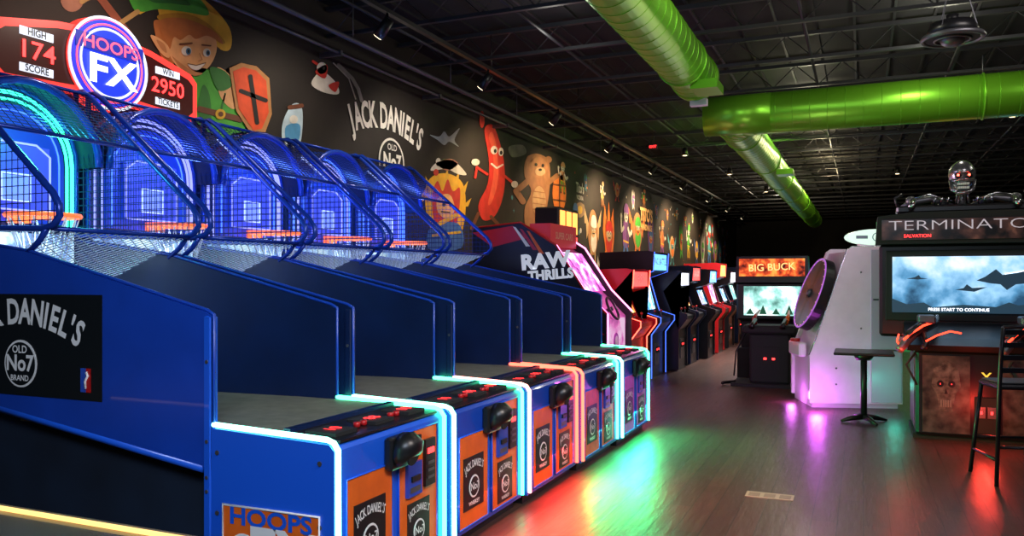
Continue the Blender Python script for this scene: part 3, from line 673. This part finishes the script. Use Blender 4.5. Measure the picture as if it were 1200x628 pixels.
upright(-3.2, 21.4, H, .9, .8, 1.9, NAVY, M_P, S3, 'ROBOT')
upright(-3.2, 23.2, H, .9, .8, 1.9, BLACK, M_B, S2, 'SPEED')
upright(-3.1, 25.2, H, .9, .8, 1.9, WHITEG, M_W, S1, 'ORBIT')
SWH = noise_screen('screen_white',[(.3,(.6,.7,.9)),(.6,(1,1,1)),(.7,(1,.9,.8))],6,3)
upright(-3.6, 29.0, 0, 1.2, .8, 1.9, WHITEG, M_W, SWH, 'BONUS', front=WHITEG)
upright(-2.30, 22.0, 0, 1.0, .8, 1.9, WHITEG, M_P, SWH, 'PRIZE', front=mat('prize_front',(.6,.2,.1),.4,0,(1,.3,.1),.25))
upright(-2.2, 30.0, 0, 1.1, .8, 2.0, BLACK, M_B, S1, 'LASER'); upright(-.6, 27.0, 0, 1.0, .8, 2.0, BLACK, M_R, S3, 'ZOMBIE')
upright(.6, 24.0, 0, 1.0, .8, 2.0, NAVY, M_B, S1, 'HERO'); upright(2.4, 17.0, 0, 1.0, .8, 2.0, BLACK, M_O, S2, 'TURBO'); upright(3.9, 18.0, 0, 1.0, .8, 2.0, NAVY, M_B, S1, 'ALIEN')

# prize tower with lit boxes
b = MB(); b.box(-4.75,-4.35,11.9,12.9,2.0,2.75, BLACK, .02)
for i in range(3): b.box(-4.35,-4.34,11.98+.3*i,12.2+.3*i,2.35,2.7, M_O); b.box(-4.35,-4.34,11.98+.3*i,12.2+.3*i,2.08,2.3, M_W if i==1 else M_R)
b.box(-4.7,-4.4,12,12.8,0,2.0,BLACK); b.done('prize_display_tower')

# ------------------------------------------------------------------ centre hunting game
b = MB(); cx, cy = -1.32, 13.6
b.box(cx-.55,cx+.55,cy,cy+.5,.0,.5,MATTE,.02); b.box(cx-.5,cx+.5,cy+.1,cy+.45,.5,1.0,MATTE); b.box(cx-.56,cx+.56,cy-.02,cy+.45,.95,1.56,BLACK,.03)
b.box(cx-.44,cx+.44,cy-.03,cy-.015,1.03,1.5, noise_screen('screen_forest',[(.3,(.05,.14,.12)),(.45,(.25,.55,.5)),(.6,(.8,.97,.95))],1.7,5))
for i in range(4): b.poly([(cx-.4+.2*i,cy-.032,1.05),(cx-.28+.2*i,cy-.032,1.05),(cx-.34+.2*i,cy-.032,1.15+.05*(i%2))], mat('scr_tree',(.01,.06,.03),.5,0,(.02,.2,.1),.4))
pr = lambda x, z, y: (cx+x, y, z)
b.prism([(-.56,1.56),(-.54,1.98),(.54,1.98),(.56,1.56)], pr, cy-.12, cy+.3, BLACK)
b.box(cx-.50,cx+.50,cy-.135,cy-.12,1.66,1.94, noise_screen('marq_hunt',[(.35,(.05,.005,.005)),(.5,(.6,.06,.015)),(.66,(1,.35,.06))],1.5,7))
b.text('BIG BUCK', .16, (cx, cy-.14, 1.8), X_, Z_, emi('hunt_text',(1,.45,.15),2), .01, rot=.04)
b.box(cx-.50,cx+.50,cy-.05,cy-.04,1.57,1.60, M_O)
b.box(cx-.24,cx+.34,cy-.95,cy-.45,.05,.80,MATTE,.03); b.box(cx-.34,cx+.44,cy-1.02,cy-.42,.80,.92,MATTE,.03); b.box(cx-.5,cx+.55,cy-1.05,cy-.3,0,.05,MATTE)
b.box(cx-.10,cx+.20,cy-.965,cy-.95,.25,.6,MATTE); b.box(cx-.03,cx+.01,cy-.975,cy-.965,.41,.44,REDLED); b.box(cx+.09,cx+.13,cy-.975,cy-.965,.41,.44,REDLED)
b.box(cx-.2,cx+.3,cy-.5,cy+.05,0,.4,MATTE)
for s, m in ((-1, RED), (1, ORANGE)):
    gx = cx+.05+s*.22
    b.tube([(gx,cy-.75,.93),(gx+.02*s,cy-.8,1.0),(gx+.02*s,cy-.55,1.06),(gx,cy-.2,1.12)], [.03,.035,.025,.012], m, n=8)
    b.tube([(gx,cy-.8,1.0),(gx-.02,cy-.98,.94),(gx-.02,cy-1.05,.90)], [.03,.03,.045], BLACK, n=8)
for s in (-1, 1): b.tube([(cx+s*.3,cy-.6,.85),(cx+s*.46,cy-.75,.5),(cx+s*.5,cy-.7,.12)], .012, MATTE, n=6)
b.tube([(cx-.45,cy-.9,.05),(cx-.62,cy-.95,.04),(cx-.62,cy-1.05,.04)],.025,BLACK,n=8)
b.done('hunting_arcade_machine')

# ------------------------------------------------------------------ white wheel game (turned a little towards the aisle)
WM = Matrix.Translation((-.26,11.45,0)) @ Matrix.Rotation(math.radians(18),4,'Z') @ Matrix.Translation((.3,-11.45,0))
b = MB(WM); pr = lambda x, z, y: (x, y, z)
prof = [(-.82,.06),(-.82,.66),(-.74,.86),(-.36,1.98),(-.30,2.02),(.30,2.02),(.30,.06)]
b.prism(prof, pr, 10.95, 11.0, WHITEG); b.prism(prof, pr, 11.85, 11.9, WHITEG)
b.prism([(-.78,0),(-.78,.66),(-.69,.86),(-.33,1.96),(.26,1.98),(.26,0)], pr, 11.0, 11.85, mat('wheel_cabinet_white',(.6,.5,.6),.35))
b.tube([(x,10.975,z) for x, z in prof[1:6]], .010, STEEL, n=6)
b.box(-.08,.28,10.93,10.95,.08,1.98, mat('panel_lilac',(.48,.44,.54),.35)); b.box(-.06,.26,10.925,10.93,1.35,1.37,GREY); b.box(-.06,.26,10.925,10.93,.72,.74,GREY)
for z in (.3,.5,1.0,1.7): b.disc((-.5 if z<1 else -.2,10.948,z), -Y_, .012, GREY, .004, 8)
nrm = Vector((-.94,0,.33)).normalized(); c = Vector((-.60,11.42,1.40))
b.disc(c-nrm*.02, nrm, .48, BLACK, .12, 48); b.ring(c+nrm*.10, nrm, .47, .012, mat('wheel_rim_violet',(.3,.05,.4),.3,0,(.6,.2,.9),.5), N=48)
u_ = Y_; w_ = nrm.cross(u_)
cols = [mat('wheel_a',(.02,.015,.05),.3), mat('wheel_b',(.01,.015,.08),.3), mat('wheel_c',(.05,.01,.03),.3), BLACK]
for i in range(16):
    a0 = 2*math.pi*i/16; a1 = 2*math.pi*(i+1)/16; o = c+nrm*.102
    b.poly([o+(u_*math.cos(a0)+w_*math.sin(a0))*.12, o+(u_*math.cos(a0)+w_*math.sin(a0))*.43, o+(u_*math.cos(a1)+w_*math.sin(a1))*.43, o+(u_*math.cos(a1)+w_*math.sin(a1))*.12], cols[i % 4])
b.cyl(c+nrm*.1, c+nrm*.14, .06, GREY, .04, 20)
for i in range(24):
    a = 2*math.pi*i/24; q = c+nrm*.11+(u_*math.cos(a)+w_*math.sin(a))*.45; b.sphere(q, .006, emi('bulb_pink',(1,.4,.6),1.0), 8, 6)
pts = [(.0+.36*math.cos(t), 2.14+.10*math.sin(t)) for t in [k*math.pi/12 for k in range(24)]]
b.prism(pts, pr, 10.98, 11.1, emi('sign_mint',(.75,1,.85),.9)); b.ring((.0,10.975,2.14), Y_, .05, .006, mat('sign_grey_print',(.25,.3,.4),.5), N=20)
for s in (-1,1): b.box(s*.18-.07,s*.18+.07,10.972,10.98,2.12,2.16,mat('sign_grey_print',(.25,.3,.4),.5))
b.box(-.2,.2,11.0,11.1,1.98,2.06,WHITEG)
b.box(-.90,-.80,11.15,11.7,.62,.80, WHITEG, .02); b.cyl((-.88,11.42,.80),(-.88,11.42,.84),.06,RED,n=16)
o = b.done('wheel_arcade_machine')
lamp('wheel_under_glow', 'POINT', (-.50,10.50,.14), (.80,.10,1), 14, parent=o, shadow_soft_size=.08)
lamp('wheel_under_glow', 'POINT', (-.85,11.2,.10), (.85,.15,1), 5, parent=o, shadow_soft_size=.05)
lamp('wheel_mint_glow', 'POINT', (.36,10.75,.35), (.1,1,.7), 2, parent=o, shadow_soft_size=.05)
lamp('wheel_top_glow', 'POINT', (-.5,9.9,2.4), (1,.72,.95), 18, parent=o, shadow_soft_size=.15)
# green lit booth further back
b = MB(); b.box(.3,2.2,20.0,20.15,0,2.9,mat('booth_green',(.06,.4,.12),.5,0,(.1,.8,.25),.15)); b.box(.4,2.1,19.98,20.0,2.45,2.8,emi('booth_sign_green',(.15,1,.35),.8)); b.done('photo_booth')

# ------------------------------------------------------------------ robot shooter cabinet
b = MB()
def battle_screen():
    m = bpy.data.materials.new('screen_battle'); m.use_nodes = True; nt = m.node_tree; p = nt.nodes['Principled BSDF']
    p.inputs['Base Color'].default_value = (.01,.01,.01,1); p.inputs['Roughness'].default_value = .2
    tc = nt.nodes.new('ShaderNodeTexCoord'); sp = nt.nodes.new('ShaderNodeSeparateXYZ'); n = nt.nodes.new('ShaderNodeTexNoise')
    n.inputs['Scale'].default_value = 3.2; n.inputs['Detail'].default_value = 7
    g = nt.nodes.new('ShaderNodeMapRange'); g.inputs['From Min'].default_value = 1.25; g.inputs['From Max'].default_value = 1.86
    mth = nt.nodes.new('ShaderNodeMath'); mth.operation = 'MULTIPLY_ADD'; mth.inputs[1].default_value = 1.3; 
    m2 = nt.nodes.new('ShaderNodeMath'); m2.operation = 'MULTIPLY_ADD'; m2.inputs[1].default_value = .35; m2.inputs[2].default_value = -.33
    r = nt.nodes.new('ShaderNodeValToRGB'); cr = r.color_ramp
    for _ in range(2): cr.elements.new(.5)
    for e, (q, c) in zip(cr.elements, [(.22,(.02,.07,.14)),(.40,(.09,.28,.50)),(.58,(.32,.60,.88)),(.8,(.88,.95,1))]): e.position = q; e.color = (*c, 1)
    L = nt.links.new
    L(tc.outputs['Object'], n.inputs['Vector']); L(tc.outputs['Object'], sp.inputs[0]); L(sp.outputs['Z'], g.inputs['Value'])
    L(g.outputs['Result'], m2.inputs[0]); L(n.outputs['Fac'], mth.inputs[0]); L(m2.outputs[0], mth.inputs[2]); L(mth.outputs[0], r.inputs['Fac'])
    L(r.outputs['Color'], p.inputs['Emission Color']); p.inputs['Emission Strength'].default_value = 1.3
    return m
scrT = battle_screen()
b.box(.18,1.80,9.92,10.35,.98,2.0,BLACK,.03); b.box(.24,1.74,9.90,9.92,1.16,1.93,MATTE,.008)
b.box(.31,1.67,9.885,9.90,1.25,1.86,scrT)
yy = 9.882
sd = mat('scr_dark',(.01,.02,.03),.4,0,(.03,.08,.13),.6); ss = mat('scr_ship',(.015,.03,.05),.4,0,(.02,.05,.09),.6)
b.poly([(.31,yy,1.25),(1.67,yy,1.25),(1.67,yy,1.36),(1.5,yy,1.34),(1.42,yy,1.37),(1.3,yy,1.32),(1.0,yy,1.34),(.7,yy,1.31),(.62,yy,1.36),(.45,yy,1.34),(.31,yy,1.40)], sd)
b.poly([(1.12,yy-.002,1.60),(1.2,yy-.002,1.64),(1.3,yy-.002,1.72),(1.36,yy-.002,1.66),(1.50,yy-.002,1.68),(1.67,yy-.002,1.74),(1.67,yy-.002,1.58),(1.48,yy-.002,1.56),(1.40,yy-.002,1.50),(1.34,yy-.002,1.56),(1.25,yy-.002,1.57)], ss)
b.poly([(.92,yy-.002,1.50),(1.0,yy-.002,1.52),(1.03,yy-.002,1.56),(1.08,yy-.002,1.52),(1.22,yy-.002,1.53),(1.1,yy-.002,1.48)], ss)
b.poly([(.45,yy-.002,1.62),(.53,yy-.002,1.635),(.57,yy-.002,1.66),(.59,yy-.002,1.63),(.66,yy-.002,1.62),(.56,yy-.002,1.61)], ss)
b.tube([(1.38,yy-.004,1.67),(1.6,yy-.004,1.71)],.005,M_W,n=4)
b.text('PRESS START TO CONTINUE', .045, (.95,yy-.003,1.285), X_, Z_, M_W, .01)
pr = lambda x, z, y: (x, y, z)
b.prism([(.14,2.0),(.16,2.30),(.5,2.34),(1.5,2.34),(1.84,2.30),(1.86,2.0)], pr, 9.78, 10.25, MATTE)
b.box(.2,1.8,9.765,9.78,2.04,2.26,noise_screen('marq_robot',[(.4,(.01,.008,.01)),(.6,(.12,.05,.04)),(.7,(.3,.12,.08))],.4,6)); b.text('TERMINATOR', .15, (1.0,9.755,2.19), X_, Z_, mat('sign_silver',(.4,.4,.42),.4,.5,(.75,.60,.66),.45), -.014, sx=1.58)
b.text('SALVATION', .05, (.55,9.755,2.08), X_, Z_, REDLED, .0)
b.box(.35,1.65,9.9,10.2,2.34,2.42,BLACK,.02)
for s in (-1,1):
    b.tube([(1.0+s*.08,10.05,2.40),(1.0+s*.30,10.05,2.50),(1.0+s*.48,10.05,2.47),(1.0+s*.60,10.03,2.40)], [.03,.035,.05,.03], GREY, n=10)
    b.tube([(1.0+s*.10,9.98,2.46),(1.0+s*.32,9.98,2.54),(1.0+s*.52,10.0,2.50)], .012, STEEL, n=6)
    b.tube([(1.0+s*.48,9.95,2.47),(1.0+s*.50,9.80,2.40)], .035, STEEL, n=8)
    b.tube([(1.0+s*.62,10.05,2.4),(1.0+s*.66,10.05,2.52),(1.0+s*.58,10.05,2.56)], .02, BLACK, n=6)
    b.sphere((1.0+s*.50,10.0,2.48), .055, GREY, 12, 8)
    for t in (.15,.22,.29): b.tube([(1.0+s*t,9.98,2.42),(1.0+s*t*.9,9.94,2.50)], .014, STEEL, n=6)
CHR = mat('skull_chrome', (.36,.36,.40), .25, .85)
b.cyl((1.0,10.05,2.40),(1.0,10.05,2.60),.04,CHR,.035,12)
for s in (-1,1): b.cyl((1.0+s*.06,10.0,2.44),(1.0+s*.045,10.0,2.58),.012,CHR,n=8)
def skull(q):
    q = q.copy()
    if q.z < 0: q.x *= 1+q.z*.30; q.y *= 1+q.z*.15
    if q.y < -.2 and -.35 < q.z < .15: q.y *= .93
    return q
sk = Vector((1.0,10.03,2.74))
b.sphere(sk, (.135,.16,.165), CHR, 28, 18, skull)
b.tube([sk+Vector((-.10,-.10,-.06)), sk+Vector((-.06,-.135,-.065)), sk+Vector((0,-.14,-.05)), sk+Vector((.06,-.135,-.065)), sk+Vector((.10,-.10,-.06))], .018, CHR, n=8)
b.tube([sk+Vector((-.09,-.12,.045)), sk+Vector((-.045,-.155,.03)), sk+Vector((0,-.16,.022)), sk+Vector((.045,-.155,.03)), sk+Vector((.09,-.12,.045))], .014, CHR, n=8)
for s in (-1,1):
    b.sphere(sk+Vector((s*.052,-.132,-.01)), (.036,.032,.03), BLACK, 14, 10); b.sphere(sk+Vector((s*.052,-.16,-.01)), .013, emi('eye_red',(1,.05,.03),14), 10, 8)
    b.tube([sk+Vector((s*.115,-.03,-.05)), sk+Vector((s*.10,-.06,-.15)), sk+Vector((s*.06,-.115,-.19))], [.02,.022,.02], CHR, n=8)
b.poly([sk+Vector((-.016,-.163,-.05)), sk+Vector((.016,-.163,-.05)), sk+Vector((0,-.163,-.015))], BLACK)
b.tube([sk+Vector((-.06,-.115,-.19)), sk+Vector((0,-.135,-.20)), sk+Vector((.06,-.115,-.19))], .02, CHR, n=8)
for i in range(8):
    x = -.049+.014*i; b.box(sk.x+x-.005, sk.x+x+.005, sk.y-.148, sk.y-.13, sk.z-.115, sk.z-.09, WHITE); b.box(sk.x+x-.005, sk.x+x+.005, sk.y-.146, sk.y-.128, sk.z-.155, sk.z-.13, WHITE)
b.box(sk.x-.055, sk.x+.055, sk.y-.13, sk.y-.08, sk.z-.17, sk.z-.09, BLACK)
GRAPH = mat('robot_graphics', (.050,.042,.04), .45, var=.95, scale=9)
b.box(.50,1.62,9.15,10.1,.04,.90,BLACK,.03); b.box(.48,1.64,9.20,10.05,0,.05,MATTE)
b.box(.56,.98,9.135,9.15,.08,.85,GRAPH); b.box(.492,.50,9.25,10.0,.1,.85,GRAPH)
gs = mat('graphic_skull',(.085,.07,.068),.6,var=.8,scale=18); gp = lambda pts, m: b.poly([(x,9.132,z) for x, z in pts], m)
gp([(.64,.55),(.66,.72),(.77,.80),(.88,.72),(.90,.55),(.85,.46),(.83,.30),(.71,.30),(.69,.46)], gs)
for x in (.72,.82): b.poly([(x+.032*math.cos(t),9.130,.57+.035*math.sin(t)) for t in [k*.628 for k in range(10)]], BLACK); b.poly([(x+.005*math.cos(t),9.128,.57+.005*math.sin(t)) for t in [k*.628 for k in range(10)]], REDLED)
b.poly([(.755,9.130,.47),(.785,9.130,.47),(.77,9.130,.53)], BLACK)
for i in range(5): b.box(.72+.021*i,.734+.021*i,9.129,9.131,.34,.41,mat('graphic_teeth',(.18,.16,.15),.6))
b.box(1.02,1.22,9.125,9.15,.10,.45,MATTE); b.box(1.04,1.11,9.115,9.125,.25,.36,GREY); b.box(1.13,1.20,9.115,9.125,.25,.36,GREY); b.box(1.26,1.56,9.135,9.15,.08,.85,GRAPH)
for x in (1.065,1.155): b.box(x,x+.02,9.11,9.115,.29,.32,REDLED)
b.text('X', .12, (1.12,9.13,.65), X_, Z_, mat('sign_yellow',(.6,.5,.05),.4,0,(1,.8,.1),.7), .02)
b.prism([(9.05,.90),(9.0,.96),(9.2,1.02),(9.9,1.14),(9.95,.90)], lambda q, z, a: (a, q, z), .42, 1.70, BLACK)
GR = emi('gun_red',(1,.05,.02),4)
for gx in (.56, 1.45):
    b.cyl((gx,9.3,.95),(gx,9.3,1.10),.05,BLACK,n=12)
    b.tube([(gx-.16,8.95,1.04),(gx-.02,9.1,1.12),(gx+.10,9.3,1.17),(gx+.16,9.6,1.20)], [.05,.065,.06,.03], BLACK, n=10)
    b.box(gx-.04,gx+.12,9.1,9.35,1.17,1.25,GREY,.015)
    b.tube([(gx-.22,8.85,.92),(gx-.16,8.95,1.0),(gx-.08,9.03,1.08)], [.04,.05,.05], GREY, n=8)
    b.tube([(gx-.18,8.88,1.02),(gx-.10,8.96,1.08),(gx+.0,9.04,1.15),(gx+.10,9.2,1.18)], .011, GR, n=6)
    b.tube([(gx-.20,8.84,.93),(gx-.24,8.90,1.0),(gx-.22,9.0,1.06)], .009, GR, n=6)
    b.tube([(gx+.02,8.98,1.0),(gx+.12,9.0,1.06),(gx+.24,9.05,1.10),(gx+.34,9.1,1.08)], .009, GR, n=6)
    b.tube([(gx+.0,9.05,1.08),(gx+.03,9.0,.98),(gx+.0,8.96,.93)], .03, BLACK, n=8)
    b.tube([(gx+.16,9.6,1.20),(gx+.18,9.75,1.22)], .018, STEEL, n=8)
    b.tube([(gx,9.25,.95),(gx-.15,9.1,.75),(gx-.05,9.12,.55)], .012, MATTE, n=6)
o = b.done('shooting_arcade_machine')
lamp('rifle_glow', 'POINT', (.35,8.75,.85), (1,.05,.03), 5, parent=o, shadow_soft_size=.05)
lamp('rifle_glow', 'POINT', (1.05,8.65,.35), (1,.05,.03), 12, parent=o, shadow_soft_size=.05)

# ------------------------------------------------------------------ table and chair
b = MB(); tx, ty = .02, 10.0
b.box(tx-.31,tx+.31,ty-.31,ty+.31,.77,.80,BLACK,.01); b.cyl((tx,ty,.03),(tx,ty,.77),.035,BLACK,n=16)
b.cyl((tx,ty,.70),(tx,ty,.77),.08,BLACK,.12,16)
for a in range(4):
    an = a*H+.5; b.tube([(tx,ty,.06),(tx+.15*math.cos(an),ty+.15*math.sin(an),.045),(tx+.27*math.cos(an),ty+.27*math.sin(an),.015)], [.035,.028,.015], BLACK, n=8)
b.done('pedestal_table')
def chair(x, y, rot):
    b = MB(Matrix.Translation((x,y,0)) @ Matrix.Rotation(rot,4,'Z')); m = mat('chair_iron',(.018,.02,.028),.35,.5)
    b.box(-.21,.21,-.2,.2,.745,.785,m,.015)
    b.box(-.19,.19,-.18,.18,.785,.80,mat('seat_vinyl',(.02,.02,.025),.5,bump=.1),.006)
    for sx in (-1,1):
        b.tube([(sx*.25,-.26,.0),(sx*.20,-.19,.76),(sx*.20,-.215,1.0),(sx*.195,-.25,1.24)], .017, m, n=8)
        b.tube([(sx*.25,.25,.0),(sx*.19,.18,.75)], .017, m, n=8)
        b.tube([(sx*.238,-.245,.2),(sx*.235,.235,.2)], .011, m, n=6)
    for s in (-1,1): b.tube([(-.23,s*.228,.30),(.23,s*.228,.30)], .012, m, n=6)
    for z, yq in ((.90,-.205),(1.0,-.215),(1.10,-.23),(1.2,-.245)):
        b.box(-.195,.195,yq-.006,yq+.006,z-.02,z+.02,m)
    b.tube([(-.195,-.25,1.24),(0,-.265,1.255),(.195,-.25,1.24)], .016, m, n=8)
    return b.done('bar_chair')
chair(1.14, 7.6, .25)
b = MB(); b.box(-.80,-.46,6.22,6.38,0,.003,mat('floor_decal',(.50,.40,.30),.5)); 
for i in range(3): b.box(-.78+.11*i,-.70+.11*i,6.25,6.35,.003,.004,mat('floor_decal_dark',(.3,.22,.17),.5))
b.done('floor_sticker')
b = MB(); b.box(-3.82,-3.66,15.6,15.65,4.15,4.24,BLACK); b.text('EXIT',.07,(-3.74,15.59,4.195),X_,Z_,REDLED,.01); b.cyl((-3.74,15.62,4.24),(-3.74,15.62,4.46),.012,BLACK,n=6); b.done('exit_sign')
for (x,y) in ((-3.4,17),(-3.0,20.5),(-2.6,25),(2.2,15),(3.6,20),(.8,22)):
    b = MB(); b.cyl((x,y,4.2),(x,y,4.36),.07,BLACK,.05,14); b.cyl((x,y,4.36),(x,y,CH-.41),.01,BLACK,n=6); b.disc((x,y,4.195),Z_,.045,emi('lamp_warm_face2',(1,.75,.4),5),.004,14); b.done('ceiling_lamp')
    lamp('ceiling_lamp_light','SPOT',(x,y,4.17),(1,.75,.5),90,target=(x,y,0),spot_size=2.4,spot_blend=.7,shadow_soft_size=.06)

# ------------------------------------------------------------------ overhead fill: unseen lamps, most added to brighten fronts, ducts, far end
lamp('overhead_fill','AREA',(.4,-1.0,4.2),(.70,.82,1),84,shape='RECTANGLE',size=2.5,size_y=1.2,target=(-2.8,3.3,.9),spread=1.8)
lamp('overhead_fill','AREA',(1.8,6.5,4.3),(1,.90,.86),30,shape='RECTANGLE',size=1.2,size_y=1.2,target=(-.5,9.5,.8))
lamp('overhead_fill','AREA',(1.6,2.5,4.2),(1,.88,.82),32,shape='SQUARE',size=1.0,target=(-2.2,5.2,.4),spread=1.2)
lamp('overhead_fill','POINT',(-.7,7.2,4.3),(1,.97,.75),32,shadow_soft_size=.12)
lamp('overhead_fill','POINT',(-3.3,8.8,4.3),(1,.97,.85),10,shadow_soft_size=.12)
lamp('overhead_fill','POINT',(.9,10.6,4.34),(1,.95,.75),30,shadow_soft_size=.12)
lamp('overhead_fill','POINT',(3.4,10.6,4.34),(1,.95,.75),30,shadow_soft_size=.12)
lamp('overhead_fill','POINT',(-.8,14.5,4.3),(1,.92,.65),42,shadow_soft_size=.12)
lamp('overhead_fill','POINT',(-.8,19,4.25),(1,.85,.5),60,shadow_soft_size=.12)
lamp('overhead_fill','POINT',(-.8,24,4.25),(1,.8,.45),70,shadow_soft_size=.12)
lamp('overhead_fill','POINT',(-2.6,29,4.25),(1,.85,.6),120,shadow_soft_size=.15)
lamp('overhead_fill','AREA',(-2.0,17.0,4.3),(1,.95,.9),240,shape='SQUARE',size=.8,target=(-2.0,17.0,0),spread=1.6)

w = bpy.data.worlds.new('World'); sc.world = w; w.use_nodes = True
w.node_tree.nodes['Background'].inputs[0].default_value = (.03,.035,.05,1)
sc.view_settings.view_transform = 'Standard'
cam = bpy.data.cameras.new('cam'); co = bpy.data.objects.new('camera', cam); sc.collection.objects.link(co)
cam.sensor_width = 36; cam.lens = 950/1200*36; cam.shift_y = 13/1200
co.location = (0,0,HC); co.rotation_euler = (math.pi/2, 0, YAW); cam.clip_start = .05
sc.camera = co
